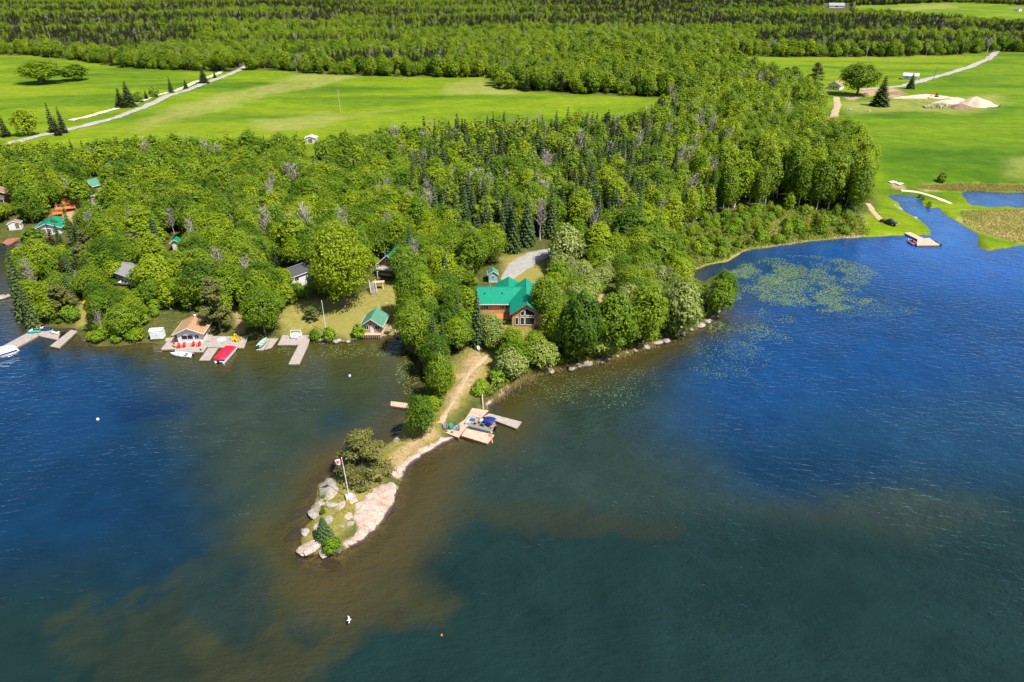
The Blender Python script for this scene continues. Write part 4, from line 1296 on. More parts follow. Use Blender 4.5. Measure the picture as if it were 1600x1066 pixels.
for i, (_h, _w2, fm) in enumerate(FM):
    po = bpy.data.objects.new('far_tree_shape', fm)
    oi = ng.nodes.new('GeometryNodeObjectInfo')
    oi.inputs['Object'].default_value = po
    cmp = ng.nodes.new('FunctionNodeCompare')
    cmp.data_type, cmp.operation = 'INT', 'EQUAL'
    ints = [s for s in cmp.inputs if s.type == 'INT' and s.enabled]
    ng.links.new(ak, ints[0])
    ints[1].default_value = i
    ip = ng.nodes.new('GeometryNodeInstanceOnPoints')
    ng.links.new(gi.outputs[0], ip.inputs['Points'])
    ng.links.new(cmp.outputs[0], ip.inputs['Selection'])
    ng.links.new(oi.outputs['Geometry'], ip.inputs['Instance'])
    ng.links.new(art, ip.inputs['Rotation'])
    ng.links.new(asc, ip.inputs['Scale'])
    ng.links.new(ip.outputs[0], jn.inputs[0])
ng.links.new(jn.outputs[0], go.inputs[0])
far.modifiers.new('woods', 'NODES').node_group = ng
print('TREES', {k: v for k, v in cnt.items()}, 'leftover', len(LEFTOVER), 'far points', len(pts))

# ------------------------------------------------------------------ builders for man-made things
def zoomer(ox, oy, s):
    return lambda pts: [(ox + a / s, oy + b_ / s) for a, b_ in pts]

def Q(pts, z):
    """photograph points at height z -> world points"""
    return [Vector((*P(a, b_, z).tolist(), z)) for a, b_ in pts]

def heading(p, q):
    return math.atan2(q[1] - p[1], q[0] - p[0])

def decking(mb, q, n, z, th=.05, gap=.12):
    """n planks across the quad a b c d; each plank runs from side ab.. to dc"""
    a, b_, c, d_ = [Vector((*p[:2], 0)) for p in q]
    for k in range(n):
        f0, f1 = k / n, (k + 1 - gap) / n
        jz = random.uniform(-.006, .006)
        A, B_, C, D_ = a.lerp(d_, f0), b_.lerp(c, f0), b_.lerp(c, f1), a.lerp(d_, f1)
        v = [(p.x, p.y, z - th + jz) for p in (A, B_, C, D_)] + [(p.x, p.y, z + jz) for p in (A, B_, C, D_)]
        mb.add(v, [(0, 3, 2, 1), (4, 5, 6, 7), (0, 1, 5, 4), (1, 2, 6, 5), (2, 3, 7, 6), (3, 0, 4, 7)])

def dock(name, label, cat, secs, mat, posts=True, skirt=.38, frame_mat='wood_brown', group=None):
    """secs: list of (four world points, planks, deck height)"""
    cen = sum((Vector((*p[:2], 0)) for s_ in secs for p in s_[0]), Vector()) / (4 * len(secs))
    t_ = thing(name, label, cat, cen, 0, group)
    for q, n, z in secs:
        q = [Vector((*p[:2], 0)) - cen for p in q]
        mb = MB()
        decking(mb, q, n, z)
        o_ = mb.build('decking', mat, t_)
        o_['kind'] = 'stuff'
        c = sum(q, Vector()) / 4
        fr = MB()
        ins = [c + (p - c) * .985 for p in q]
        for p0, p1 in zip(ins, ins[1:] + ins[:1]):
            dr = (p1 - p0)
            L = dr.length
            m_ = (p0 + p1) / 2
            fr.box((m_.x, m_.y, z - .055 - skirt / 2), (L, .06, skirt), math.atan2(dr.y, dr.x))
        fr.build('edge_frame', frame_mat, t_)
        if posts:
            for p in q:
                e = c + (p - c) * .94
                MB().tube([(e.x, e.y, -1.6), (e.x, e.y, z - .06)], .09, 7).build('post', 'wood_brown', t_)
    return t_

def gable_house(name, label, loc, rz, w, l, wall_h, roof_h, wall_mat, roof_mat, over=.45, openings=(), base=.3, group=None, cat='house', trim='white_paint', back_over=None):
    """ridge along local y, the gable front at y=-l/2. openings: (kind, face, u, z, width, height)"""
    t_ = thing(name, label, cat, loc, rz, group)
    MB().box((0, 0, base / 2 - .6), (w + .06, l + .06, base + 1.2)).build('foundation', 'concrete', t_)
    MB().prism([(-w / 2, base), (w / 2, base), (w / 2, base + wall_h), (0, base + wall_h + roof_h), (-w / 2, base + wall_h)], 'y', -l / 2, l / 2).build('wall', wall_mat, t_)
    e = w / 2 + over
    sl = roof_h / (w / 2)
    ze, zr, th = base + wall_h - over * sl + .04, base + wall_h + roof_h + .04, .14
    y0, y1 = -l / 2 - over, l / 2 + (over if back_over is None else back_over)
    rf = MB().prism([(-e, ze), (0, zr), (e, ze), (e, ze + th), (0, zr + th), (-e, ze + th)], 'y', y0, y1).build('roof', roof_mat, t_)
    MB().tube([(0, y0 - .01, zr + th), (0, y1 + .01, zr + th)], .09, 6).build('ridge_cap', roof_mat, rf)
    for s_ in (-1, 1):
        mb = MB()
        mb.prism([(0, zr - .02), (s_ * e, ze - .02), (s_ * e, ze + th + .02), (0, zr + th + .02)], 'y', y0 - .05, y0 - .003)
        mb.build('fascia', trim, rf)
        MB().box((s_ * (e + .03), (y0 + y1) / 2, ze + th / 2), (.05, y1 - y0, th + .03)).build('eave_board', trim, rf)
    for k, face, u, z, ww_, hh in openings:
        opening(t_, k, face, u, z + base, ww_, hh, w, l, trim)
    return t_

def opening(t_, k, face, u, z, ww_, hh, w, l, trim='white_paint', bars=1):
    def place(mb, uu, d_, zz, sx, sd, sz):
        if face == 'front': mb.box((uu, -l / 2 - d_, zz), (sx, sd, sz))
        elif face == 'back': mb.box((uu, l / 2 + d_, zz), (sx, sd, sz))
        elif face == 'right': mb.box((w / 2 + d_, uu, zz), (sd, sx, sz))
        else: mb.box((-w / 2 - d_, uu, zz), (sd, sx, sz))
    if k == 'window':
        mb = MB(); place(mb, u, .02, z + hh / 2, ww_, .03, hh); g_ = mb.build('window', 'glass', t_)
        mb = MB()
        f = .09
        place(mb, u, .045, z - f / 2, ww_ + 2 * f, .06, f); place(mb, u, .045, z + hh + f / 2, ww_ + 2 * f, .06, f)
        place(mb, u - ww_ / 2 - f / 2, .045, z + hh / 2, f, .06, hh - .004); place(mb, u + ww_ / 2 + f / 2, .045, z + hh / 2, f, .06, hh - .004)
        for j in range(bars):
            place(mb, u - ww_ / 2 + ww_ * (j + 1) / (bars + 1), .044, z + hh / 2, .06, .05, hh - .004)
        mb.build('frame', trim, g_)
    else:
        mb = MB(); place(mb, u, .03, z + hh / 2, ww_, .05, hh); d_ = mb.build('door', 'white_paint' if k == 'door' else k, t_)
        mb = MB(); place(mb, u + ww_ * .38, .08, z + hh * .48, .05, .06, .12); mb.build('handle', 'black_rubber', d_)

def adirondack(label, loc, rz, mat, group):
    t_ = thing('adirondack_chair', label, 'chair', loc, rz, group)
    mb = MB()
    for k in range(5):
        mb.box((0, -.24 + k * .12, .36 - k * .028), (.52, .105, .03))
    mb.build('seat', mat, t_)
    mb = MB()
    for k in range(5):
        x = (k - 2) * .125
        hh = .86 - .05 * (k - 2) ** 2
        mb.box((x * 1.12, .3 + hh * .19, .26 + hh / 2), (.115, .03, hh), 0, (R(-22), 0, 0))
    mb.build('backrest', mat, t_)
    for s_ in (-1, 1):
        MB().box((s_ * .36, -.02, .56), (.15, .74, .035)).build('armrest', mat, t_)
        MB().box((s_ * .31, -.32, .27), (.05, .1, .55)).build('leg', mat, t_)
        MB().box((s_ * .31, .22, .22), (.05, .1, .62), 0, (R(-14), 0, 0)).build('leg', mat, t_)
    return t_

def hull_rings(L, B, D, bow=2.2, n=11, transom=.86, sheer=.25, inset=0.0, floor=None):
    R_ = []
    for i in range(n):
        s_ = i / (n - 1)
        b_ = B / 2 * (transom + (1 - transom) * min(1, s_ * 3)) * (1 - max(0, (s_ - .35) / .65) ** bow)
        b_ = max(b_ - inset, .02)
        zt = D * (1 + sheer * s_ * s_) - (0.02 if inset else 0)
        zb = D * .55 * max(0, (s_ - .6) / .4) ** 2
        if floor is not None:
            zb = max(zb + .05, floor)
        x = -L / 2 + L * s_ - (inset if s_ > .5 else -inset)
        zm = zb + (zt - zb) * .35
        R_.append([(x, -b_, zt), (x, -b_ * .9, zm), (x, -b_ * .45, zb), (x, 0, zb - (.05 if floor is None else 0)), (x, b_ * .45, zb), (x, b_ * .9, zm), (x, b_, zt)])
    return R_

def boat(name, label, cat, loc, rz, L, B, D, mat, inner, benches=2, motor=False, console=False, group=None, trim=None, two_end=False, shield=False):
    t_ = thing(name, label, cat, loc, rz, group)
    out, inn = hull_rings(L, B, D), hull_rings(L, B, D, inset=.09, floor=D * .35)
    if two_end:
        def sym(r):
            res = []
            for q in r:
                s_ = (q[0][0] + L / 2) / L
                k = max(.04, 1 - abs(2 * s_ - 1) ** 2.4)
                bb = max(abs(p[1]) for p in q)
                base_ = (B / 2 - (.06 if r is inn else 0)) * k
                res.append([(p[0], p[1] / max(bb, 1e-6) * max(base_, .015), p[2]) for p in q])
            return res
        out, inn = sym(out), sym(inn)
    mb = MB()
    mb.loft(out, True, False)
    mb.build('hull', mat, t_, True)
    mb = MB()
    mb.loft(inn, False, False)
    mb.build('interior', inner, t_)
    mb = MB()
    for side in (0, 6):
        for i in range(len(out) - 1):
            a, b_, c, d_ = out[i][side], out[i + 1][side], inn[i + 1][side], inn[i][side]
            mb.add([(p[0], p[1], max(p[2], 0) + .015) for p in (a, b_, c, d_)] + [(p[0], p[1], p[2] - .05) for p in (a, b_, c, d_)], [(0, 1, 2, 3), (0, 4, 5, 1), (3, 2, 6, 7)])
    mb.build('gunwale', trim or mat, t_)
    for k in range(benches):
        x = -L * .3 + k * L * .26
        MB().box((x, 0, D * .68), (.28, B * .76, .06)).build('seat', 'wood_grey' if trim is None else trim, t_)
    if console:
        c_ = MB().box((L * .02, B * .18, D * .85), (.5, B * .34, D * .8)).build('console', 'white_gel', t_, bevel=.05)
        MB().box((L * .02 + .22, B * .18, D * 1.45), (.04, B * .36, .35), 0, (0, R(-25), 0)).build('windscreen', 'glass', c_)
        for s_ in (-1, 1):
            MB().box((-L * .2, s_ * B * .2, D * .85), (.45, .42, .4)).build('seat', 'slate_plastic', t_, bevel=.05)
        MB().prism([(L * .12, -B * .33), (L * .3, -B * .26), (L * .42, -.08), (L * .42, .08), (L * .3, B * .26), (L * .12, B * .33)], 'z', D * .95, D * 1.02).build('foredeck', 'white_gel', t_)
    if shield:
        MB().box((L * .1, 0, D * 1.25), (.05, B * .8, .4), 0, (0, R(-30), 0)).build('windscreen', 'glass', t_)
    if motor:
        m_ = MB().box((-L / 2 - .2, 0, D * 1.1), (.4, .34, .5)).build('outboard_motor', 'black_rubber', t_, bevel=.08)
        MB().box((-L / 2 - .18, 0, D * .3), (.16, .14, 1.1)).build('motor_leg', 'black_rubber', m_)
    return t_

def pontoon(label, loc, rz, L, B, rail_mat, deck_mat, style, group='pontoon boats at the docks'):
    """bow towards +x"""
    t_ = thing('pontoon_boat', label, 'boat', loc, rz, group)
    for s_ in (-1, 1):
        MB().tube([(-L / 2, s_ * B * .36, .05), (L * .36, s_ * B * .36, .05), (L * .46, s_ * B * .36, .12), (L * .5, s_ * B * .36, .28)], [.32, .32, .2, .04], 10).build('pontoon', 'aluminium', t_, True)
    MB().box((0, 0, .43), (L * .96, B, .1)).build('deck', deck_mat, t_)
    zf = .48
    for side, (cx, cy, sx, sy) in {'p': (-.02 * L, B / 2 - .03, L * .84, .05), 's': (-.02 * L, -B / 2 + .03, L * .84, .05), 'b': (L * .41, 0, .05, B * .92)}.items():
        r_ = MB().box((cx, cy, zf + .36), (sx, sy, .6)).build('rail_panel', rail_mat, t_)
        MB().box((cx, cy, zf + .69), (sx + .04, sy + .03, .05)).build('top_rail', 'aluminium', r_)
    if style == 'open':
        for (x, y, sx, sy) in ((L * .3, B * .28, L * .16, B * .3), (L * .3, -B * .28, L * .16, B * .3), (-L * .32, B * .26, L * .2, B * .32)):
            s_ = MB().box((x, y, zf + .22), (sx, sy, .4)).build('bench_seat', 'blue_vinyl', t_, bevel=.06)
            MB().box((x, y + math.copysign(sy * .42, y), zf + .55), (sx * .98, .12, .36)).build('backrest', 'white_gel', s_, bevel=.04)
        MB().box((-L * .02, -B * .22, zf + .5), (.55, .7, .95)).build('helm_console', 'white_gel', t_, bevel=.08)
        MB().box((-L * .02 + .32, -B * .22, zf + 1.08), (.04, .66, .3), 0, (0, R(-20), 0)).build('windscreen', 'glass', t_)
        for y in (-.26, .26):
            s_ = MB().box((-L * .14, y - B * .12, zf + .5), (.46, .46, .14)).build('captain_seat', 'blue_vinyl', t_, bevel=.05)
            MB().box((-L * .14 - .22, y - B * .12, zf + .82), (.12, .44, .55)).build('backrest', 'white_gel', s_, bevel=.04)
        MB().tube([(L * .12, 0, zf), (L * .12, 0, zf + .5)], .05, 6).build('table_post', 'aluminium', t_)
        MB().tube([(L * .12, 0, zf + .5), (L * .12, 0, zf + .54)], .36, 14).build('table', 'tan_interior', t_)
        # folded-out canopy at the stern
        rings = []
        for i in range(7):
            u = i / 6
            x = -L * .5 + u * L * .33
            zc_ = zf + 1.75 + .16 * math.sin(math.pi * u)
            rings.append([(x, -B * .47, zc_ - .22), (x, -B * .3, zc_), (x, 0, zc_ + .06), (x, B * .3, zc_), (x, B * .47, zc_ - .22), (x, B * .3, zc_ - .04), (x, 0, zc_ + .02), (x, -B * .3, zc_ - .04)])
        c_ = MB().loft(rings).build('canopy', 'navy_canvas', t_, True)
        for x in (-L * .5, -L * .17):
            for s_ in (-1, 1):
                MB().tube([(-L * .34, s_ * B * .47, zf + .6), (x, s_ * B * .46, zf + 1.5)], .022, 5).build('canopy_strut', 'aluminium', c_)
    else:
        # fitted mooring cover, domed over the seats
        rings = []
        n = 13
        for i in range(n):
            u = i / (n - 1)
            x = -L * .47 + u * L * .9
            hgt = .38 + .75 * math.sin(math.pi * min(1, max(0, (u * 1.08 - .04)))) ** .6 + .05 * math.sin(u * 23)
            wv = B * .5 + .05
            rings.append([(x, -wv, zf + .42), (x, -wv * .96, zf + .68), (x, -wv * .55, zf + .55 + hgt * .75), (x, 0, zf + .6 + hgt * .85), (x, wv * .55, zf + .55 + hgt * .75), (x, wv * .96, zf + .68), (x, wv, zf + .42)])
        MB().loft(rings, True, False).build('mooring_cover', {'red': 'red_cover', 'white': 'white_paint'}[style], t_, True)
    m_ = MB().box((-L / 2 - .22, 0, .75), (.42, .4, .62)).build('outboard_motor', 'black_rubber', t_, bevel=.09)
    MB().box((-L / 2 - .15, 0, .1), (.16, .14, 1.0)).build('motor_leg', 'black_rubber', m_)
    return t_

def jetski(label, loc, rz, body, accent):
    t_ = thing('jet_ski', label, 'jet ski', loc, rz, 'jet skis on the western dock')
    L, B = 2.9, 1.1
    rings = []
    for i in range(9):
        u = i / 8
        x = -L / 2 + L * u
        b_ = B / 2 * (.9 if u < .15 else 1) * (1 - max(0, (u - .45) / .55) ** 2.3) + .02
        zt = .42 + .22 * math.sin(math.pi * min(1, u * 1.05)) 
        rings.append([(x, -b_, .28), (x, -b_ * .62, zt), (x, 0, zt + .06), (x, b_ * .62, zt), (x, b_, .28), (x, b_ * .7, .08 + .18 * max(0, u - .7)), (x, 0, .02 + .4 * max(0, u - .7)), (x, -b_ * .7, .08 + .18 * max(0, u - .7))])
    MB().loft(rings).build('hull', body, t_, True)
    MB().loft([[(x, -w_, z0), (x, -w_ * .7, z1), (x, w_ * .7, z1), (x, w_, z0)] for x, w_, z0, z1 in ((-1.2, .22, .5, .78), (-.5, .24, .55, .8), (.05, .2, .6, .86))]).build('seat', 'black_rubber', t_, True)
    MB().loft([[(x, -w_, z0), (x, -w_ * .5, z1), (x, w_ * .5, z1), (x, w_, z0)] for x, w_, z0, z1 in ((.1, .26, .55, 1.0), (.6, .34, .5, .86), (1.2, .12, .42, .55))]).build('hood', accent, t_, True)
    MB().tube([(.2, -.4, 1.05), (.32, 0, 1.0), (.2, .4, 1.05)], .03, 6).build('handlebar', 'black_rubber', t_)
    return t_

def boulder(name, label, loc, rad, sz, mat, cat='rock', seed=0, group=None, sub=3, flat=.6):
    bm = bmesh.new()
    bmesh.ops.create_icosphere(bm, subdivisions=sub, radius=1)
    co = np.array([v.co[:] for v in bm.verts])
    n = co / np.linalg.norm(co, axis=1)[:, None]
    d_ = 1 + .55 * (fbm(n[:, 0] * 1.6 + seed * 3.1, n[:, 1] * 1.6 + n[:, 2] * 1.3 + seed, seed, 3) - .5) + .2 * (fbm(n[:, 0] * 5 + seed, n[:, 2] * 5 + n[:, 1] * 4, seed + 2, 2) - .5)
    rs = np.random.default_rng(seed * 7 + 1)
    for k in range(11):
        ax = unit(rs.normal(size=3) + np.array((0, 0, .4)))
        lim = rs.uniform(.52, .86)
        q = (n * d_[:, None]) @ ax
        d_ = np.where(q > lim, d_ * lim / q, d_)
    d_ = d_ * (1 + .10 * (fbm(n[:, 0] * 9 + seed, n[:, 2] * 9 + n[:, 1] * 7, seed + 5, 2) - .5)) * 1.25
    for v, p in zip(bm.verts, n * d_[:, None]):
        v.co = p
    me_ = bpy.data.meshes.new(name)
    bm.to_mesh(me_); bm.free()
    o_ = link(name, me_, None, [M[mat]])
    o_.location = loc
    o_.scale = (rad[0], rad[1], sz)
    o_.rotation_euler = (0, 0, seed * 1.7)
    if label:
        tag(o_, label, cat, group)
    return o_

# ------------------------------------------------------------------ the green-roofed main house
z0 = 2.3
hx = thing('main_house', 'orange timber house with bright green metal roof and big glazed gable', 'house', (0, 146.6, z0))
Y = lambda v: v - 146.6
MB().prism([(Y(153.4), 0), (Y(161.2), 0), (Y(161.2), 3.3), (Y(157.3), 5.5), (Y(153.4), 3.3)], 'x', -8.2, .9).build('wing_wall', 'log_orange', hx)
MB().box((-3.6, Y(157.3), -.5), (9.3, 7.9, 1.0)).build('foundation', 'concrete', hx)
MB().prism([(0, -1.0), (7.0, -1.0), (7.0, 3.7), (3.5, 6.1), (0, 3.7)], 'y', 0, 14.2).build('gable_wall', 'log_orange', hx)
def roof_ribs(parent, lines):
    mb = MB()
    for a, b_ in lines:
        mb.tube([a, b_], .028, 4, False)
    o_ = mb.build('roof_rib', 'metal_green', parent)
    o_['kind'] = 'stuff'
wr = MB().prism([(Y(152.8), 2.96), (Y(157.3), 5.55), (Y(161.8), 2.96), (Y(161.8), 3.1), (Y(157.3), 5.72), (Y(152.8), 3.1)], 'x', -8.8, 3.4).build('wing_roof', 'metal_green', hx)
roof_ribs(wr, [((-8.7 + k * .46, Y(152.8), 3.11), (-8.7 + k * .46, Y(157.3), 5.73)) for k in range(20)])
MB().tube([(-8.85, Y(157.3), 5.72), (3.3, Y(157.3), 5.72)], .09, 6).build('ridge_cap', 'metal_green', wr)
MB().box((-4.3, Y(152.76), 2.98), (9.0, .09, .16)).build('gutter', 'white_paint', wr)
gr = MB().prism([(-.55, 3.36), (3.5, 6.15), (7.55, 3.36), (7.55, 3.52), (3.5, 6.34), (-.55, 3.52)], 'y', -.7, 15.0).build('gable_roof', 'metal_green', hx)
roof_ribs(gr, [((-.55, -.6 + k * .46, 3.53), (3.5, -.6 + k * .46, 6.35)) for k in range(34)] + [((7.55, -.6 + k * .46, 3.53), (3.5, -.6 + k * .46, 6.35)) for k in range(34)])
MB().tube([(3.5, -.72, 6.34), (3.5, 15.02, 6.34)], .1, 6).build('ridge_cap', 'metal_green', gr)
for s_ in (-1, 1):
    MB().prism([(3.5, 6.1), (3.5 + s_ * 4.08, 3.3), (3.5 + s_ * 4.08, 3.5), (3.5, 6.32)], 'y', -.76, -.703).build('fascia', 'wood_brown', gr)
cg = MB().prism([(-4.2, 3.1), (-.9, 5.1), (2.4, 3.1), (2.4, 3.25), (-.9, 5.27), (-4.2, 3.25)], 'y', Y(158.5), Y(165.2)).build('porch_roof', 'metal_green', hx)
MB().tube([(-.9, Y(158.5), 5.27), (-.9, Y(165.25), 5.27)], .09, 6).build('ridge_cap', 'metal_green', cg)
MB().prism([(-3.6, 0), (1.8, 0), (1.8, 3.2), (-.9, 4.9), (-3.6, 3.2)], 'y', Y(160.9), Y(164.6)).build('porch_wall', 'log_orange', hx)
MB().tube([(-5.5, Y(158.6), 4.6), (-5.5, Y(158.6), 6.6)], .16, 10).build('chimney', 'aluminium', hx)
for vx in (-6.8, -2.4):
    MB().box((vx, Y(155.6), 4.78), (.4, .4, .3)).build('roof_vent', 'metal_green_dark', wr)
# glazed gable: panes with white frames
def pane(parent, poly, y=-.03):
    g_ = MB().prism(poly, 'y', y, y - .03).build('window', 'glass', parent)
    mb = MB()
    for (a, b_), (c, d_) in zip(poly, poly[1:] + poly[:1]):
        L = math.hypot(c - a, d_ - b_)
        mb.box(((a + c) / 2, y - .06, (b_ + d_) / 2), (L + .1, .07, .13), 0, (0, -math.atan2(d_ - b_, c - a), 0))
    mb.build('frame', 'white_paint', g_)
pane(hx, [(.75, .55), (1.55, .55), (1.55, 2.55), (.75, 2.55)])
pane(hx, [(2.0, .55), (2.95, .55), (2.95, 2.55), (2.0, 2.55)])
pane(hx, [(3.15, .55), (5.5, .55), (5.5, 2.55), (3.15, 2.55)])
pane(hx, [(2.0, 3.05), (2.95, 3.05), (2.95, 4.5), (2.0, 3.95)])
pane(hx, [(3.15, 3.05), (5.5, 3.05), (5.5, 3.75), (3.6, 4.9), (3.15, 4.65)])
for kx, kw in ((-.95, 1.3), (-2.55, 1.1), (-6.5, 1.2)):
    g_ = MB().box((kx, Y(153.36), 2.0), (kw, .05, 1.0)).build('window', 'glass', hx)
    mb = MB()
    for dz in (-.54, .54): mb.box((kx, Y(153.34), 2.0 + dz), (kw + .2, .07, .1))
    for dx in (-kw / 2 - .05, 0, kw / 2 + .05): mb.box((kx + dx, Y(153.345), 2.0), (.09, .07, .98))
    mb.build('frame', 'white_paint', g_)
dk = thing('house_deck', 'low brown wooden deck in the corner of the green-roofed house', 'deck', (-3.0, 151.6, z0 + .25))
mb = MB(); decking(mb, [(-3.0, -1.6), (2.9, -1.6), (2.9, 1.6), (-3.0, 1.6)], 16, .1)
mb.build('decking', 'wood_orange', dk)['kind'] = 'stuff'
for x in (-2.9, 0, 2.8):
    MB().box((x, -1.5, -.35), (.14, .14, .9)).build('post', 'wood_brown', dk)
MB().box((-.05, -1.66, -.05), (5.9, .06, .25)).build('skirt', 'wood_brown', dk)
pt = G(770, 438)
gable_house('garden_shed', 'small pale green shed with white door beside the gravel drive', (pt.x, pt.y, pt.z), R(6), 2.4, 2.8, 2.0, .9, 'siding_teal', 'metal_green_faded', .25, [('door', 'right', 0, 0, 1.0, 1.8), ('window', 'front', 0, .9, .7, .6)], cat='shed')
for (a, b_, lab, mt) in ((749, 495, 'teal canvas garden chair seat half hidden below the house wing', 'teal_plastic'), (763, 500, 'teal garden chair nearest the house deck', 'teal_plastic')):
    p_ = G(a, b_); adirondack(lab, p_, R(random.uniform(-30, 30)), mt, 'garden chairs by the house')

# ------------------------------------------------------------------ lakeside buildings
bz = .62
gable_house('boathouse', 'white boathouse with brown shingle roof standing on the red-chair dock', (-76.0, 144.9, bz), R(5), 5.7, 6.2, 2.5, 1.25, 'siding_white', 'shingle_brown', .75,
            [('window', 'front', -.55, .75, 2.6, 1.05), ('window', 'front', 1.55, .75, .9, 1.05), ('window', 'right', -1.4, .7, 1.1, 1.1), ('door', 'right', .4, .05, .9, 1.9), ('window', 'right', 1.8, .7, 1.0, 1.0)], base=.12, cat='boathouse')
dish = thing('satellite_dish', 'white round dish on the ridge of the brown-roofed boathouse', 'dish', (-76.3, 147.6, bz + 3.3))
MB().tube([(0, 0, 0), (0, 0, .7)], .04, 6).build('mast', 'aluminium', dish)
MB().tube([(0, -.1, .8), (0, -.02, .8), (0, .05, .8)], [.46, .36, .1], 14).build('reflector', 'white_paint', dish, True)
sh_ = thing('storage_shed', 'small white storage shed with double doors beside the boathouse', 'shed', (-84.5, 144.2, .7), R(6))
MB().box((0, 0, .05), (3.0, 2.1, .1)).build('floor_sill', 'wood_grey', sh_)
MB().box((0, 0, 1.05), (2.8, 1.9, 1.9)).build('wall', 'white_paint', sh_)
MB().prism([(-1.0, 2.0), (1.0, 2.0), (1.05, 2.1), (0, 2.42), (-1.05, 2.1)], 'x', -1.5, 1.5).build('roof', 'siding_white', sh_)
for s_ in (-1, 1):
    d_ = MB().box((s_ * .46, -.975, .95), (.84, .045, 1.6)).build('door', 'white_gel', sh_)
    MB().box((s_ * .1, -1.02, .95), (.05, .05, .2)).build('handle', 'black_rubber', d_)
lc = (-33.4, 148.4, 1.0)
gable_house('lake_cabin', 'little salmon cabin with faded green roof at the water edge', lc, R(-4), 4.5, 5.4, 2.2, 1.6, 'siding_salmon', 'metal_green_faded', .6,
            [('window', 'front', -1.35, .95, 1.0, 1.05), ('window', 'front', 1.35, .95, 1.0, 1.05), ('door', 'front', 0, .05, .85, 2.0), ('window', 'right', -1.2, 1.0, .9, .9), ('window', 'right', 1.2, 1.0, .9, .9)], base=.1, cat='cabin')
lp = thing('cabin_porch', 'weathered lattice porch under the front of the little lake cabin', 'porch', (-33.55, 145.2, .3))
mb = MB(); decking(mb, [(-2.1, -.5), (2.1, -.5), (2.1, .5), (-2.1, .5)], 7, .75); mb.build('decking', 'wood_pink', lp)['kind'] = 'stuff'
for k in range(9):
    MB().box((-2.0 + k * .5, -.46, .3), (.14, .06, .85)).build('slat', 'wood_pink', lp)
gable_house('cabin', 'white-walled cabin with dark shingle roof beside the great oak', tuple(G(466, 440)), R(-38), 5.6, 8.2, 2.5, 1.0, 'siding_white', 'shingle_dark', .5,
            [('window', 'front', -1.3, .9, 1.3, 1.1), ('window', 'front', 1.3, .9, 1.3, 1.1), ('window', 'left', -1.5, .9, 1.3, 1.1), ('window', 'right', -2.2, .9, 1.2, 1.0), ('door', 'left', 1.2, .05, .9, 2.0)], cat='cabin', base=.8)
g5 = G(616, 424)
bc = gable_house('balcony_cabin', 'brown cabin with green roof and white balcony rail above the lawn', tuple(g5), R(-14), 6.0, 6.6, 3.0, 2.6, 'wood_brown', 'metal_green_dark', .7, [('window', 'front', -1.3, 1.0, 1.2, 1.2), ('window', 'front', 1.3, 1.0, 1.2, 1.2), ('window', 'front', 0, 3.3, 1.4, 1.0)], cat='cabin', base=.5)
bal = MB().box((0, -4.3, 2.35), (6.0, 2.0, .14)).build('balcony', 'wood_grey', bc)
for k in range(5):
    MB().box((-2.9 + k * 1.45, -5.2, 2.9), (.1, .1, 1.1)).build('rail_post', 'white_paint', bal)
for zz_ in (2.85, 3.42):
    MB().box((0, -5.2, zz_), (5.9, .06, .1)).build('rail', 'white_paint', bal)
for x in (-2.8, 2.8):
    MB().box((x, -5.1, .9), (.16, .16, 2.8)).build('post', 'white_paint', bal)
MB().tube([(-2.6, .5, 3.6), (-2.6, .5, 6.6)], .14, 8).build('chimney', 'aluminium', bc)
st = thing('garden_stair', 'weathered wooden staircase climbing from the lawn to the balcony cabin', 'stairs', tuple(G(588, 462)), R(8))
for k in range(11):
    MB().box((-.5 - .05 * k, .35 * k, .22 * k + .1), (1.6, .34, .06)).build('step', 'wood_grey', st)
for s_ in (-1, 1):
    MB().tube([(-.5 + s_ * .8, 0, 0), (-1.0 + s_ * .8, 3.5, 2.2)], .08, 5).build('stringer', 'wood_brown', st)
    MB().tube([(-.5 + s_ * .8, 0, 1.0), (-1.0 + s_ * .8, 3.5, 3.2)], .05, 5).build('handrail', 'white_paint', st)
ld = MB().box((.6, 3.9, 2.25), (3.2, 1.4, .1)).build('landing', 'wood_pink', st)
MB().box((1.8, 3.3, 1.1), (.14, .14, 2.2)).build('landing_post', 'white_paint', ld)

gable_house('cottage', 'cottage with pale grey shingle roof deep among the trees', tuple(G(212, 436)), R(58), 6.5, 8, 2.3, 1.4, 'siding_grey', 'shingle_grey', .5, [('window', 'right', -1, .9, 1.2, 1.0), ('window', 'front', 0, .9, 1.2, 1.0)], cat='cottage')
gable_house('privy', 'tiny white hut with bright green roof in the woods', tuple(G(278, 390)), R(10), 2.0, 2.2, 2.5, .7, 'siding_white', 'metal_green', .55, [('door', 'front', 0, .1, .8, 1.9)], cat='hut')
gable_house('western_boathouse', 'white boathouse with green roof on the red-stained dock', tuple(Q([(84, 362)], .6)[0]), R(14), 7.4, 7.5, 2.4, 1.5, 'siding_white', 'metal_green', .6,
            [('window', 'front', -2.4, .7, .75, 1.35), ('window', 'front', -1.2, .7, .75, 1.35), ('window', 'front', .5, .75, .6, 1.15), ('window', 'front', 1.5, .75, .6, 1.15), ('window', 'front', 2.5, .75, .6, 1.15), ('window', 'right', -1.5, .8, 1.2, 1.1)], base=.15, cat='boathouse')
p_ = G(26, 357)
gable_house('pump_shed', 'small white shed behind the blue tarpaulin', tuple(p_), R(20), 3.6, 2.6, 1.7, .8, 'siding_white', 'shingle_tan', .2, [('wood_brown', 'front', .8, .05, 1.1, 1.6)], cat='shed')
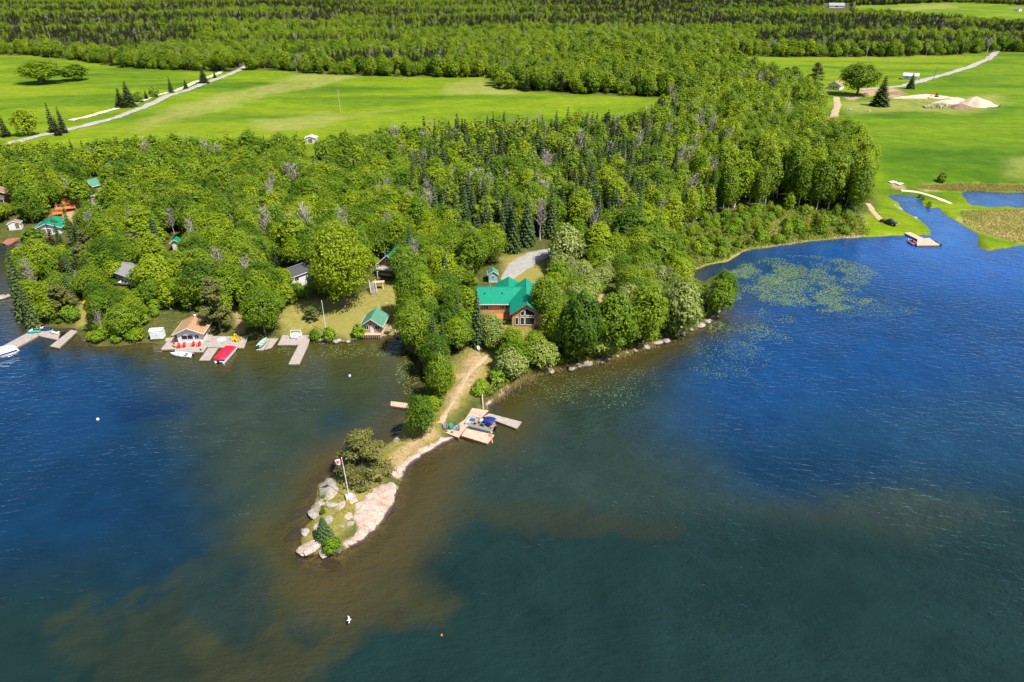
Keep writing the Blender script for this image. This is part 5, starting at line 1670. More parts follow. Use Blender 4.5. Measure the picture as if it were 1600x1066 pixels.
gable_house('cove_house', 'brown-roofed house among trees at the head of the cove', tuple(G(2, 318)), R(35), 8.5, 9, 3.0, 2.4, 'wood_brown', 'shingle_tan', .6, [('window', 'right', 0, 1, 1.4, 1.2), ('window', 'front', 0, 1, 2, 1.3)])
gable_house('hill_cabin', 'cabin with pale mint roof high in the western woods', tuple(G(152, 298)), R(-30), 6.5, 6, 2.6, 1.7, 'siding_grey', 'metal_green_faded', .5, [('window', 'front', 0, 1, 1.4, 1.0)], cat='cabin')
gable_house('grey_hut', 'small grey hut behind the orange deck', tuple(G(152, 318)), R(10), 3.5, 3, 2.2, .8, 'siding_grey', 'shingle_grey', .3, [('window', 'front', 0, .9, .8, .8)], cat='hut')
gable_house('woodshed', 'small rusty-sided shed hidden in trees between the two green-roofed houses', tuple(G(690, 446)), R(-12), 2.6, 2.6, 1.9, .7, 'log_orange', 'shingle_tan', .3, [('wood_brown', 'front', 0, .05, .9, 1.6)], cat='shed')
# orange deck with stair on the hillside
od = thing('hillside_deck', 'new orange wooden deck with railings on the slope above the boathouse', 'deck', tuple(G(104, 330)), R(28))
for k, (x, y, z, sx, sy) in enumerate(((0, 0, 1.2, 6.4, 3.4), (-2.6, -3.2, .5, 3.0, 3.0), (1.4, 3.2, 2.2, 4.4, 3.0))):
    mb = MB(); decking(mb, [(x - sx / 2, y - sy / 2), (x + sx / 2, y - sy / 2), (x + sx / 2, y + sy / 2), (x - sx / 2, y + sy / 2)], 12, z)
    mb.build('decking', 'wood_orange', od)['kind'] = 'stuff'
    for dx in (-1, 0, 1):
        for dy in (-1, 1):
            MB().box((x + dx * sx * .48, y + dy * sy * .48, z - .5), (.12, .12, 2.9)).build('post', 'wood_orange', od)
    for dy in (-1, 1):
        MB().box((x, y + dy * sy * .48, z + .95), (sx, .09, .09)).build('rail', 'wood_orange', od)
        MB().box((x, y + dy * sy * .48, z + .5), (sx, .05, .07)).build('rail', 'wood_orange', od)
for k in range(8):
    MB().box((-4.6 - k * .28, -4.0 - .2 * k, .4 - k * .17), (.32, 1.4, .06), R(35)).build('step', 'wood_orange', od)

# ------------------------------------------------------------------ docks
zz = zoomer(660, 620, 9.41)
DZ = .62
A_, B1, C1, D1, E1, F1 = Q(zz([(225, 485), (530, 600), (640, 455), (890, 290), (975, 200), (740, 165)]), DZ)
dock('chair_dock', 'broad pink-toned wooden deck with three lounge chairs and a boat slip', 'dock', [
    ([A_, B1, C1, Vector(A_).lerp(F1, .38)], 16, DZ), ([Vector(A_).lerp(F1, .385), C1 + Vector((-.05, .05, 0)), D1, Vector(A_).lerp(F1, .86)], 20, DZ), ([Vector(A_).lerp(F1, .865), D1 + Vector((0, .06, 0)), E1, F1], 10, DZ - .01)], 'wood_pink')
l0, l1, l2, l3 = Q(zz([(572, 572), (645, 465), (1060, 562), (960, 690)]), DZ - .1)
dock('finger_dock', 'shorter finger dock nearest the rocky point beside the pontoon boat', 'dock', [([l0, l1, l2, l3], 22, DZ - .1)], 'wood_pink', skirt=.3)
l0, l1, l2, l3 = Q(zz([(905, 290), (985, 245), (1460, 370), (1390, 470)]), DZ - .1)
dock('finger_dock', 'longer grey finger dock reaching past the pontoon boat', 'dock', [([l0, l1, l2, l3], 26, DZ - .1)], 'wood_grey', skirt=.3)
ch = lambda x, y, z=DZ: Q(zz([(x, y)]), z)[0]
for (x, y, mt, rz, lab) in ((340, 470, 'slate_plastic', 25, 'grey lounge chair, leftmost of three on the chair dock'), (435, 475, 'teal_plastic', 20, 'teal lounge chair on the chair dock between two grey ones'), (525, 490, 'slate_plastic', -10, 'grey lounge chair nearest the pontoon boat')):
    adirondack(lab, ch(x, y), R(rz), mt, 'lounge chairs on the chair dock')
for (x, y, lab) in ((355, 518, 'small dark pot on the dock edge before the leftmost grey chair'), (440, 530, 'small dark pot on the dock edge before the teal chair')):
    p_ = ch(x, y)
    t_ = thing('pot', lab, 'pot', p_, 0, 'pots on the chair dock')
    MB().tube([(0, 0, 0), (0, 0, .28), (0, 0, .3)], [.14, .2, .22], 12).build('body', 'wood_brown', t_)
    MB().tube([(0, 0, .26), (0, 0, .305)], .17, 12).build('soil', 'soil_pile', t_)
mid = Q(zz([(830, 455)]), .1)[0]
hd_ = heading(Q(zz([(640, 455)]), .6)[0], Q(zz([(1060, 560)]), .6)[0])
pontoon('white pontoon boat with blue seats and navy canopy in the slip', (mid.x + .15, mid.y + .35, 0), hd_ + math.pi, 6.2, 2.5, 'white_gel', 'tan_interior', 'open')
p_ = G(755, 640)
lg = thing('driftwood_plank', 'leaning brown plank at the landward corner of the chair dock', 'plank', (p_.x, p_.y, .3))
MB().tube([(0, 0, 0), (-.2, 2.2, .9), (-.35, 4.0, 1.5)], [.13, .12, .09], 6).build('trunk', 'wood_pink', lg)
q0 = Q(zz([(1000, 590), (1040, 680)]), .3)
lg = thing('mooring_log', 'orange-brown log leaning at the end of the short finger dock', 'log', tuple(q0[0]))
MB().tube([(0, 0, .35), tuple(q0[1] - q0[0] + Vector((0, 0, -.6)))], [.17, .14], 8).build('trunk', 'wood_orange', lg)
mb = MB().tube([(-.4, .2, .35), (.35, -.1, .42)], .12, 7).build('stub', 'wood_orange', lg)
l4 = Q([(610, 634), (611, 627), (646, 631), (645, 639)], .4)
dock('swim_dock', 'small bare wooden dock on the cove side of the neck', 'dock', [(l4, 14, .4)], 'wood_pink', skirt=.25)
for (a, b_, lab, rz) in ((652, 664, 'green plastic chair in shade under the small leafy tree, left one', 40), (664, 668, 'green plastic chair in shade under the small leafy tree, right one', -20)):
    adirondack(lab, G(a, b_), R(rz), 'teal_plastic', 'green chairs under the small tree')

zz = zoomer(220, 470, 8)
qq = lambda pts, z=bz: Q(zz(pts), z)
dock('boathouse_dock', 'grey L-shaped dock under the brown-roofed boathouse with red chairs', 'dock', [
    (qq([(250, 610), (430, 605), (880, 505), (330, 505)])[:2] + qq([(420, 505), (330, 505)]), 10, bz), (qq([(425, 640), (780, 640), (875, 512), (425, 512)]), 15, bz - .005),
    (qq([(300, 505), (880, 505), (860, 410), (330, 420)]), 14, bz - .015), (qq([(800, 515), (890, 505), (900, 410), (825, 412)]), 10, bz + .12)], 'wood_grey')
dock('platform_dock', 'square grey platform dock with yellow chairs', 'dock', [(qq([(830, 580), (1290, 590), (1340, 445), (885, 440)]), 24, bz)], 'wood_grey')
dock('slip_dock', 'narrow grey dock strip between boathouse dock and red-covered pontoon', 'dock', [(qq([(730, 745), (860, 745), (970, 590), (840, 590)], .45), 16, .45)], 'wood_grey', skirt=.25)
for i, (x, y, rz) in enumerate(((478, 590, 10), (540, 582, 0), (655, 570, -5), (728, 568, -10))):
    adirondack(f'red lounge chair, {["first", "second", "third", "fourth"][i]} from the closed red parasol on the boathouse dock', qq([(x, y)])[0], R(rz), 'red_plastic', 'red chairs on the boathouse dock')
pr = thing('parasol', 'closed red parasol on a pole at the corner of the boathouse dock', 'parasol', qq([(425, 580)])[0])
MB().tube([(0, 0, 0), (0, 0, 2.3)], .03, 6).build('pole', 'aluminium', pr)
MB().tube([(0, 0, .75), (0, 0, 1.1), (0, 0, 1.9), (0, 0, 2.25)], [.17, .2, .12, .03], 9).build('folded_canopy', 'red_cover', pr)
MB().tube([(0, 0, 0), (0, 0, .08)], .25, 10).build('base', 'black_rubber', pr)
pb = qq([(750, 620)])[0]
t_ = thing('bucket', 'small dark bucket on the edge of the boathouse dock', 'bucket', pb)
MB().tube([(0, 0, 0), (0, 0, .34)], [.14, .19], 12).build('body', 'black_rubber', t_); MB().tube([(-.18, 0, .33), (0, 0, .5), (.18, 0, .33)], .012, 4).build('handle', 'aluminium', t_)
ys = [(1140, 480), (1160, 505), (1195, 470), (1215, 510), (1240, 490)]
for i, (x, y) in enumerate(ys):
    adirondack(['leftmost yellow lounge chair on the platform dock', 'front left yellow lounge chair on the platform dock', 'rear middle yellow lounge chair on the platform dock', 'front right yellow lounge chair on the platform dock', 'rightmost yellow lounge chair on the platform dock'][i], qq([(x, y)])[0], R(i * 70 - 100), 'yellow_plastic', 'yellow chairs on the platform dock')
pm = qq([(1010, 487)])[0]
t_ = thing('float_mat', 'round pale grey mat lying on the platform dock', 'mat', pm)
MB().tube([(0, 0, .005), (0, 0, .06)], 1.05, 22).build('mat_top', 'concrete', t_); MB().tube([(0, 0, .002), (0, 0, .045)], 1.13, 22).build('rim', 'wood_grey', t_)
w0, w1 = qq([(355, 668), (660, 690)], .35)
boat('motor_boat', 'white open motor boat moored in front of the red chairs', 'boat', ((w0.x + w1.x) / 2, (w0.y + w1.y) / 2, -.12), heading(w1, w0), 5.4, 1.9, .72, 'white_gel', 'white_gel', 0, True, True)
w0, w1 = qq([(940, 770), (1110, 590)], .5)
pontoon('pontoon boat under a bright red cover at the slip dock', ((w0.x + w1.x) / 2 + .55, (w0.y + w1.y) / 2 + .1, 0), heading(w0, w1), 6.6, 2.5, 'white_gel', 'white_gel', 'red')
zz = zoomer(380, 470, 6.154)
qq = lambda pts, z=bz: Q(zz(pts), z)
dock('sitting_dock', 'wide weathered dock with a long walkway into the cove', 'dock', [(qq([(330, 425), (625, 425), (650, 330), (380, 330)]), 26, bz), (qq([(435, 610), (540, 610), (625, 427), (530, 427)], bz - .05), 34, bz - .05)], 'wood_grey')
dock('boat_ramp_dock', 'short grey dock beside the mint green boat', 'dock', [(qq([(205, 470), (275, 450), (340, 360), (265, 362)], .45), 14, .45), (qq([(125, 475), (195, 475), (262, 362), (200, 362)], .12), 10, .12)], 'wood_grey', skirt=.2)
w0, w1 = qq([(150, 445), (225, 365)], .5)
boat('rowing_boat', 'mint green open boat lying on the short grey dock', 'boat', ((w0.x + w1.x) / 2, (w0.y + w1.y) / 2, .22), heading(w0, w1), 4.4, 1.45, .55, 'mint_boat', 'mint_boat', 3, True)
for i, (x, y, rz) in enumerate(((478, 362, 35), (515, 368, -10), (545, 345, -40))):
    adirondack(['white lounge chair, leftmost on the wide weathered dock', 'white lounge chair, middle one on the wide weathered dock', 'white lounge chair, rightmost on the wide weathered dock'][i], qq([(x, y)])[0], R(rz), 'white_paint', 'white chairs on the sitting dock')
sw = thing('swing_frame', 'white wooden swing frame at the back of the wide weathered dock', 'swing', qq([(512, 345)])[0])
for x in (-1.2, 1.2):
    for dy in (-.5, .5):
        MB().tube([(x, dy, 0), (x, 0, 1.7)], .05, 5).build('leg', 'white_paint', sw)
MB().box((0, 0, 1.72), (2.6, .1, .1)).build('beam', 'white_paint', sw)
MB().box((0, 0, .5), (1.7, .5, .06)).build('seat', 'white_paint', sw); MB().box((0, .25, .78), (1.7, .05, .5)).build('backrest', 'white_paint', sw)
# white pole on the lawn
p0 = G(509.6, 519)
t_ = thing('bare_flagpole', 'tall bare white pole on the lawn beside the bushes', 'flagpole', p0)
MB().tube([(0, 0, -.3), (0, 0, 8.3)], [.09, .06], 8).build('pole', 'white_paint', t_); MB().tube([(0, 0, 8.3), (0, 0, 8.45)], [.1, .03], 8).build('finial', 'white_paint', t_)
# boats by the little cabin
p0 = G(610, 516)
boat('skiff', 'grey aluminium skiff under the trees beside the little cabin', 'boat', (p0.x, p0.y, p0.z + .12), R(75), 3.8, 1.4, .55, 'aluminium', 'tan_interior', 2)
w0, w1 = qq([(1480, 365), (1500, 245)], .3)
boat('canoe', 'beached white canoe with tan inside beside the little cabin', 'canoe', ((w0.x + w1.x) / 2, (w0.y + w1.y) / 2, .25), heading(w0, w1), 4.9, 1.25, .42, 'white_gel', 'tan_interior', 3, two_end=True)
# western dock with jet skis
zz = zoomer(0, 480, 10.66)
qq = lambda pts, z=.5: Q(zz(pts), z)
dock('jet_ski_dock', 'angled grey dock carrying three jet skis', 'dock', [(qq([(-330, 850), (-330, 1000), (640, 480), (600, 350)]), 44, .5), (qq([(605, 345), (645, 478), (965, 548), (1000, 430)]), 22, .505)], 'wood_grey')
dock('plank_dock', 'rough plank dock slanting from the shore beside the jet skis', 'dock', [(qq([(830, 650), (985, 680), (1290, 400), (1185, 375)], .55), 20, .55)], 'wood_grey', posts=True)
for (x, y, rz, bd, ac, lab) in ((570, 425, 20, 'teal_plastic', 'white_gel', 'teal and white jet ski, leftmost on the angled dock'), (745, 385, 5, 'navy_canvas', 'white_gel', 'navy and white jet ski, middle one on the angled dock'), (905, 430, -20, 'white_gel', 'teal_plastic', 'white jet ski with teal nose, nearest the black tub')):
    jetski(lab, qq([(x, y)])[0], R(rz + 180), bd, ac)
t_ = thing('tub', 'black rubber tub on the angled dock by the jet skis', 'tub', qq([(1060, 445)])[0])
MB().tube([(0, 0, 0), (0, 0, .4), (0, 0, .42), (0, 0, .1)], [.42, .52, .47, .38], 16, False).build('wall', 'black_rubber', t_); MB().tube([(0, 0, .02), (0, 0, .1)], .37, 16).build('bottom', 'black_rubber', t_)
c0, c1 = qq([(-260, 870), (320, 690)], .4)
pontoon('pontoon boat under a white cover beside the angled dock', ((c0.x + c1.x) / 2, (c0.y + c1.y) / 2, 0), heading(c0, c1), 6.6, 2.5, 'navy_canvas', 'white_gel', 'white')
for x, lab in ((675, 'leaning pale post at the landward corner of the angled dock'),):
    p_ = qq([(x, 320)], .4)[0]
    t_ = thing('mooring_post', lab, 'post', p_); MB().tube([(0, 0, -1), (-.25, .3, 2.0)], .1, 7).build('shaft', 'wood_orange', t_); MB().tube([(-.25, .3, 2.0), (-.26, .31, 2.06)], .12, 7).build('cap', 'wood_pink', t_)
p_ = qq([(460, 575)], .1)[0]
t_ = thing('mooring_buoy', 'white mooring float under the edge of the angled dock', 'buoy', p_)
MB().tube([(0, 0, -.1), (0, 0, .1), (0, 0, .3), (0, 0, .38)], [.08, .24, .22, .06], 10).build('float_body', 'buoy_white', t_, True); MB().tube([(0, 0, .36), (0, 0, .5)], .04, 6).build('eye', 'aluminium', t_)
# red-stained dock at the cove
zz = zoomer(0, 280, 5.33)
qq = lambda pts, z=.6: Q(zz(pts), z)
dock('red_dock', 'red-brown stained dock complex in front of the western boathouse', 'dock', [(qq([(15, 530), (62, 548), (200, 470), (120, 455)]), 20, .58), (qq([(120, 455), (200, 468), (215, 462), (370, 462), (345, 395), (205, 400)])[:2] + qq([(320, 462), (300, 400)])[:2], 22, .6),
      (qq([(200, 482), (430, 490), (430, 462), (205, 455)]), 12, .605), (qq([(205, 405), (320, 455), (365, 455), (350, 385)]), 12, .9)], 'wood_red', frame_mat='wood_red')
p_ = qq([(172, 432)])[0]
t_ = thing('tarp_heap', 'bright blue tarpaulin draped over gear on the red dock', 'tarp', p_)
rings = []
for i, (rr, hh) in enumerate(((1.35, 0.0), (1.25, .35), (1.05, .8), (.7, 1.05), (.1, 1.15))):
    rings.append([(rr * (1 + .12 * math.sin(a * 5 + i)) * math.cos(a), .8 * rr * (1 + .1 * math.cos(a * 4)) * math.sin(a), hh + .08 * math.sin(a * 3 + i)) for a in [k * math.pi / 8 for k in range(16)]])
MB().loft(rings).build('sheet', 'blue_tarp', t_, True)
MB().box((0, 0, .25), (1.6, 1.0, .5)).build('crate', 'wood_brown', t_)
boat('dinghy', 'white dinghy pulled up behind the blue tarpaulin', 'boat', tuple(qq([(278, 378)], .95)[0]), R(15), 2.8, 1.2, .45, 'white_gel', 'dark_interior', 1)

# ------------------------------------------------------------------ the rocky point
def slab(name, label, poly_px, hmax, mat, seed, step=.22, cat='rock'):
    """bare rock: a thick low dome over its outline, sloping into the water"""
    poly = W(poly_px)
    lo, hi = poly.min(0) - 1.0, poly.max(0) + 1.0
    gx, gy = np.meshgrid(np.arange(lo[0], hi[0], step), np.arange(lo[1], hi[1], step))
    d_ = sdf(poly, gx, gy) + (fbm(gx / 1.2, gy / 1.2, seed, 3) - .5) * 2.0
    cr = np.abs(fbm(gx / 2.2 + gy / 5, gy / 2.2, seed + 3, 3) - .5)
    crack = -.3 * (1 - ss(0, .035, cr))
    base = terr(gx, gy)
    h = base + .06 + hmax * (1 - np.exp(-np.maximum(d_, 0) / .8)) + .3 * (fbm(gx / 1.5, gy / 1.5, seed + 1, 5) - .5) + crack * ss(0, .5, d_)
    h = np.where(d_ > 0, h, base - .05 + np.maximum(d_, -1) * .7)
    i = np.arange(gx.size).reshape(gx.shape)
    f = np.stack([i[:-1, :-1], i[:-1, 1:], i[1:, 1:], i[1:, :-1]], -1).reshape(-1, 4)
    f = f[d_.ravel()[f].max(1) > -.9]
    used, inv = np.unique(f, return_inverse=True)
    V = np.stack([gx, gy, h], -1).reshape(-1, 3)[used]
    c = V.mean(0); c[2] = 0
    o_ = link(name, mesh_n(name, V - c, inv.reshape(-1, 4), True), None, [M[mat]])
    o_.location = c
    return tag(o_, label, cat)
slab('granite_slab', 'large bare pink granite slab sloping into the lake at the point', [(606, 757), (620, 760), (623, 772), (617, 790), (604, 808), (588, 828), (568, 847), (545, 858), (540, 851), (556, 838), (560, 822), (553, 808), (562, 792), (582, 776), (590, 762)], .28, 'rock_pink', 1)
slab('granite_ledge', 'narrow pink granite ledge along the neck below the chair dock', [(690, 688), (706, 686), (690, 699), (655, 719), (638, 735), (628, 748), (618, 748), (612, 738), (632, 722), (655, 704)], .3, 'rock_pink', 5)
slab('shore_ledge', 'grey-pink rock bank along the shore above the long finger dock', [(764, 632), (790, 607), (812, 595), (836, 586), (842, 590), (815, 607), (790, 622), (772, 640)], .35, 'rock_pink', 9, .3)
for i, (a, b_, rx, ry, hz, lab) in enumerate((
    (513, 767, 2.0, 1.5, 1.0, 'big pale split boulder left of the flagpole'), (503, 788, 1.0, .7, .6, 'rounded boulder below the big split boulder'), (492, 803, 1.1, .9, .8, 'white-topped boulder midway down the point'),
    (489, 853, 1.9, 1.25, .9, 'massive pale boulder at the very tip of the point'), (478, 832, .9, .7, .6, 'dark-sided boulder just above the tip boulder'), (508, 862, 1.0, .8, .45, 'low dark rock at the foot of the tip bushes'),
    (524, 860, .9, .7, .4, 'low dark rock next to the slab at the tip'), (535, 790, .9, .6, .35, 'flat pale stone below the flagpole block'), (520, 788, 1.3, .5, .35, 'long pale stone beside the flagpole'), (551, 780, .9, .7, .4, 'pale stone between flagpole and slab'),
    (535, 823, .45, .35, .3, 'small white stone in the middle of the point'), (515, 812, .9, .6, .35, 'flat pale stone above the young spruce'), (545, 805, .6, .9, .3, 'pale stone at the edge of the slab'), (620, 688, .8, .5, .35, 'pale flat stone on the neck above the pine'),
    (497, 822, .8, .6, .5, 'pale rock on the water side of the young spruce'), (548, 818, .5, .7, .25, 'narrow pale stone low beside the slab'))):
    p_ = G(a, b_)
    boulder('boulder', lab, (p_.x, p_.y, p_.z - hz * .08), (rx * 1.15, ry * 1.1), hz * (.75 if i < 5 else .6), 'rock_pink' if i in (3, 7, 9, 12) else 'rock_pale', 'rock', i + 3, 'boulders on the rocky point')
for i, (a, b_, rx, ry) in enumerate(((466, 800, 2.2, 1.3), (476, 762, 1.6, .9), (460, 830, 1.8, 1.0), (520, 880, 2.0, .9), (552, 735, 1.5, .8), (500, 748, 1.3, .8), (466, 872, 1.4, .8))):
    p_ = P(a, b_)
    boulder('sunken_rock', ['largest brown sunken rock beside the point', 'brown sunken rock off the split boulder', 'brown sunken rock off the spruce bush', 'sunken rock off the tip of the point', 'sunken rock under the jack pine', 'sunken rock between pine and split boulder', 'sunken rock left of the tip boulder'][i], (float(p_[0]), float(p_[1]), -.42), (rx, ry), .36, 'rock_dark', 'rock', i + 30, 'sunken rocks round the point')
# stones along the shores
def stones(pts, n, rlo, rhi, mat, group, where):
    w = W(pts)
    seg = np.hypot(*np.diff(w, axis=0).T); s_ = np.concatenate([[0], np.cumsum(seg)])
    for k in range(n):
        u = (k + random.random()) / n * s_[-1]
        x_, y_ = np.interp(u, s_, w[:, 0]) + random.uniform(-.5, .5), np.interp(u, s_, w[:, 1]) + random.uniform(-.3, .7)
        r_ = random.uniform(rlo, rhi)
        pos_ = 'first' if k == 0 else 'last' if k == n - 1 else None
        boulder('shore_stone', f'{pos_} pale stone {where}' if pos_ else f'pale stone among others {where}', (float(x_), float(y_), .08), (r_ * random.uniform(.9, 1.5), r_), r_ * .7, mat, 'stone', k % 9 + 50, group, 2)
stones([(484, 527), (500, 533), (530, 535), (548, 533), (560, 529)], 16, .35, .7, 'rock_pale', 'stones along the lawn shore', 'along the lawn shore')
stones([(845, 583), (918, 570), (960, 560), (1000, 546), (1060, 527), (1100, 509), (1130, 480), (1138, 464)], 26, .4, 1.1, 'rock_pale', 'stones along the house point', 'along the shore of the house point')
stones([(575, 527), (605, 525)], 6, .3, .5, 'rock_pale', 'stones below the little cabin', 'below the little lake cabin')
stones([(0, 466), (10, 464), (26, 461)], 7, .5, 1.0, 'rock_pale', 'stones of the western spit', 'in the stone spit by the western shore')
for i, (a, b_, r_, lab) in enumerate(((1095, 510, 1.5, 'large white flat rock at the shore of the house point'), (1007, 541, 1.3, 'long pale rock at the bend of the house point shore'), (893, 578, 1.0, 'flat pink stone in the shallows below the house'))):
    p_ = P(a, b_); boulder('shore_rock', lab, (float(p_[0]), float(p_[1]), .15), (r_, r_ * .6), .45, 'rock_pale', 'rock', 80 + i)

# flagpole with flag
fp = G(546, 778)
fl = thing('flagpole', 'white flagpole flying a red and white maple leaf flag on the point', 'flagpole', fp)
MB().box((0, 0, .22), (1.15, 1.0, .65), R(20)).build('base_block', 'concrete', fl, bevel=.05)
lean = Vector((-.35, .1, 8.1))
MB().tube([(0, 0, .4), tuple(lean)], [.075, .05], 8).build('pole', 'white_paint', fl)
MB().tube([tuple(lean), tuple(lean + Vector((0, 0, .14)))], [.09, .05], 8).build('finial', 'white_paint', fl)
def flag_pt(u, v):
    """u along the fly 0..1, v down 0..1"""
    return Vector((-.3 - 1.75 * u * .93, .1 + .22 * math.sin(u * 7 + v * 1.5) * (.3 + u), 7.95 - v * 1.0 - .42 * u * u - .08 * math.sin(u * 6)))
def flag_piece(name, u0, u1, mat, n=8, m_=6, off=0.0, par=None):
    mb = MB()
    for sgn in (-1, 1):
        g_ = [[flag_pt(u0 + (u1 - u0) * i / n, j / m_) + Vector((0, sgn * (.012 + off), 0)) for i in range(n + 1)] for j in range(m_ + 1)]
        v_ = [p for r in g_ for p in r]
        f_ = [(j * (n + 1) + i, j * (n + 1) + i + 1, (j + 1) * (n + 1) + i + 1, (j + 1) * (n + 1) + i) for j in range(m_) for i in range(n)]
        mb.add(v_, f_)
    me_ = bpy.data.meshes.new(name); me_.from_pydata(mb.v, [], mb.f)
    return link(name, me_, par, [M[mat]])
flag_piece('flag_band', 0, .25, 'red_flag', par=fl); flag_piece('flag_band', .75, 1, 'red_flag', par=fl)
wf = flag_piece('flag_field', .25, .75, 'white_paint', par=fl)
leaf_out = [(0, .46), (.08, .30), (.19, .35), (.14, .10), (.27, .22), (.30, .15), (.43, .17), (.38, .02), (.43, -.03), (.22, -.20), (.25, -.28), (.03, -.24), (.035, -.46)]
leaf_out = leaf_out + [(-a, b_) for a, b_ in leaf_out[::-1] if a != 0]
mb = MB()
for sgn in (-1, 1):
    v_ = [flag_pt(.5 + a * .5, .5 - b_ * .9) + Vector((0, sgn * .022, 0)) for a, b_ in leaf_out]
    c = flag_pt(.5, .5) + Vector((0, sgn * .022, 0))
    n = len(v_)
    mb.add(v_ + [c], [(i, (i + 1) % n, n) for i in range(n)])
me_ = bpy.data.meshes.new('maple_leaf'); me_.from_pydata(mb.v, [], mb.f); link('maple_leaf', me_, wf, [M['red_flag']])

# ------------------------------------------------------------------ buoys and small floating things
for (a, b_, mt, lab) in ((546.5, 588, 'buoy_white', 'white buoy floating in the middle of the cove'), (153, 656, 'buoy_white', 'white buoy on the open blue water of the western bay'), (690, 993, 'orange_plastic', 'small orange float nearest the camera')):
    p_ = P(a, b_)
    t_ = thing('buoy', lab, 'buoy', (float(p_[0]), float(p_[1]), 0))
    t_.scale = (.55,) * 3 if 'orange' in mt else (1,) * 3
    MB().tube([(0, 0, -.2), (0, 0, .0), (0, 0, .22), (0, 0, .36), (0, 0, .42)], [.1, .27, .28, .15, .05], 12).build('float_body', mt, t_, True); MB().tube([(0, 0, .4), (0, 0, .55)], .05, 6).build('eye', 'aluminium', t_)
for (a, b_, lab) in ((545, 969, 'white gull flying low over the near water'),):
    p_ = P(a, b_, .8)
    t_ = thing('gull', lab, 'bird', (float(p_[0]), float(p_[1]), .8), R(20))
    rings = [[(x, r_ * math.cos(k * math.pi / 4), r_ * math.sin(k * math.pi / 4) + zo) for k in range(8)] for x, r_, zo in ((-.32, .015, .02), (-.2, .05, .01), (-.02, .085, 0), (.14, .07, .02), (.2, .045, .05), (.27, .05, .06), (.33, .02, .05), (.39, .006, .04))]
    mb = MB().loft(rings)
    for s_ in (-1, 1):
        mb.loft([[(.1, s_ * .05, .04), (-.1, s_ * .05, .04), (-.1, s_ * .05, .055), (.1, s_ * .05, .055)], [(.16, s_ * .32, .2), (-.02, s_ * .32, .2), (-.02, s_ * .32, .212), (.16, s_ * .32, .212)], [(-.02, s_ * .66, .16), (-.1, s_ * .66, .16), (-.1, s_ * .66, .166), (-.02, s_ * .66, .166)]])
    mb.build('body', 'buoy_white', t_, True)

# ------------------------------------------------------------------ the eastern shore: truck, dock, boats
def pickup(label, loc, rz):
    t_ = thing('pickup_truck', label, 'truck', loc, rz)
    side = [(-2.7, .5), (-2.7, 1.05), (-.6, 1.08), (-.55, 1.12), (1.15, 1.12), (1.3, 1.08), (2.55, .98), (2.75, .85), (2.8, .5), (2.3, .38), (-2.2, .38)]
    MB().prism(side, 'y', -.93, .93).build('body', 'car_black', t_, bevel=.05)
    cab = [(-.6, 1.1), (-.45, 1.75), (-.3, 1.82), (.55, 1.82), (.7, 1.76), (1.3, 1.1)]
    c_ = MB().prism(cab, 'y', -.8, .8).build('cab', 'car_black', t_, bevel=.06)
    MB().prism([(.72, 1.7), (1.24, 1.13), (1.27, 1.15), (.76, 1.73)], 'y', -.7, .7).build('windscreen', 'glass', c_)
    MB().prism([(-.57, 1.16), (-.46, 1.7), (-.49, 1.71), (-.6, 1.17)], 'y', -.66, .66).build('rear_window', 'glass', c_)
    for s_ in (-1, 1):
        MB().prism([(-.4, 1.16), (-.3, 1.68), (.18, 1.68), (.18, 1.16)], 'y', s_ * .79, s_ * .815).build('side_window', 'glass', c_)
        MB().prism([(.26, 1.16), (.26, 1.68), (.6, 1.68), (1.08, 1.16)], 'y', s_ * .79, s_ * .815).build('side_window', 'glass', c_)
        MB().box((2.76, s_ * .68, .82), (.1, .34, .18)).build('headlight', 'white_gel', t_)
        MB().box((-2.72, s_ * .8, .9), (.06, .16, .3)).build('tail_light', 'red_plastic', t_)
        MB().box((1.0, s_ * 1.03, 1.2), (.12, .2, .16)).build('mirror', 'car_black', t_)
        for x in (-1.65, 1.75):
            w_ = MB().tube([(x, s_ * .72, .4), (x, s_ * .96, .4)], .4, 16).build('wheel', 'black_rubber', t_)
            MB().tube([(x, s_ * .94, .4), (x, s_ * .98, .4)], .23, 12).build('rim', 'aluminium', w_)
    MB().box((-1.65, 0, 1.1), (1.9, 1.55, .05)).build('cargo_bed', 'dark_interior', t_)
    MB().box((2.8, 0, .55), (.12, 1.8, .2)).build('bumper', 'aluminium', t_)
    return t_
p_ = G(1388, 350)
pickup('black pickup truck parked on the grass near the eastern dock', (p_.x, p_.y, p_.z), R(-52))
zz = zoomer(1340, 270, 6.154)
qq = lambda pts, z=.55: Q(zz(pts), z)
dock('eastern_dock', 'pale T-shaped dock with two boats near the pickup truck', 'dock', [(qq([(447, 578), (505, 570), (640, 632), (575, 640)]), 14, .55), (qq([(570, 700), (790, 698), (690, 628), (575, 632)]), 18, .56)], 'wood_pink')
w0, w1 = qq([(555, 690), (485, 645)], .4)
boat('runabout', 'white runabout with red inside tied to the pale dock', 'boat', ((w0.x + w1.x) / 2, (w0.y + w1.y) / 2, -.1), heading(w0, w1), 4.6, 1.8, .75, 'white_gel', 'red_plastic', 1, True, shield=True)
w0, w1 = qq([(790, 695), (735, 660)], .4)
boat('fishing_boat', 'grey fishing boat on the far side of the pale dock', 'boat', ((w0.x + w1.x) / 2 + .4, (w0.y + w1.y) / 2 + .5, -.1), heading(w0, w1), 4.2, 1.5, .6, 'aluminium', 'slate_plastic', 2, True)
dock('creek_dock', 'small weathered dock reaching into the creek mouth', 'dock', [(qq([(385, 430), (420, 455), (520, 445), (500, 420)], .4), 12, .4), (qq([(510, 448), (575, 448), (575, 425), (520, 420)], .3), 8, .3)], 'wood_grey', skirt=.2)
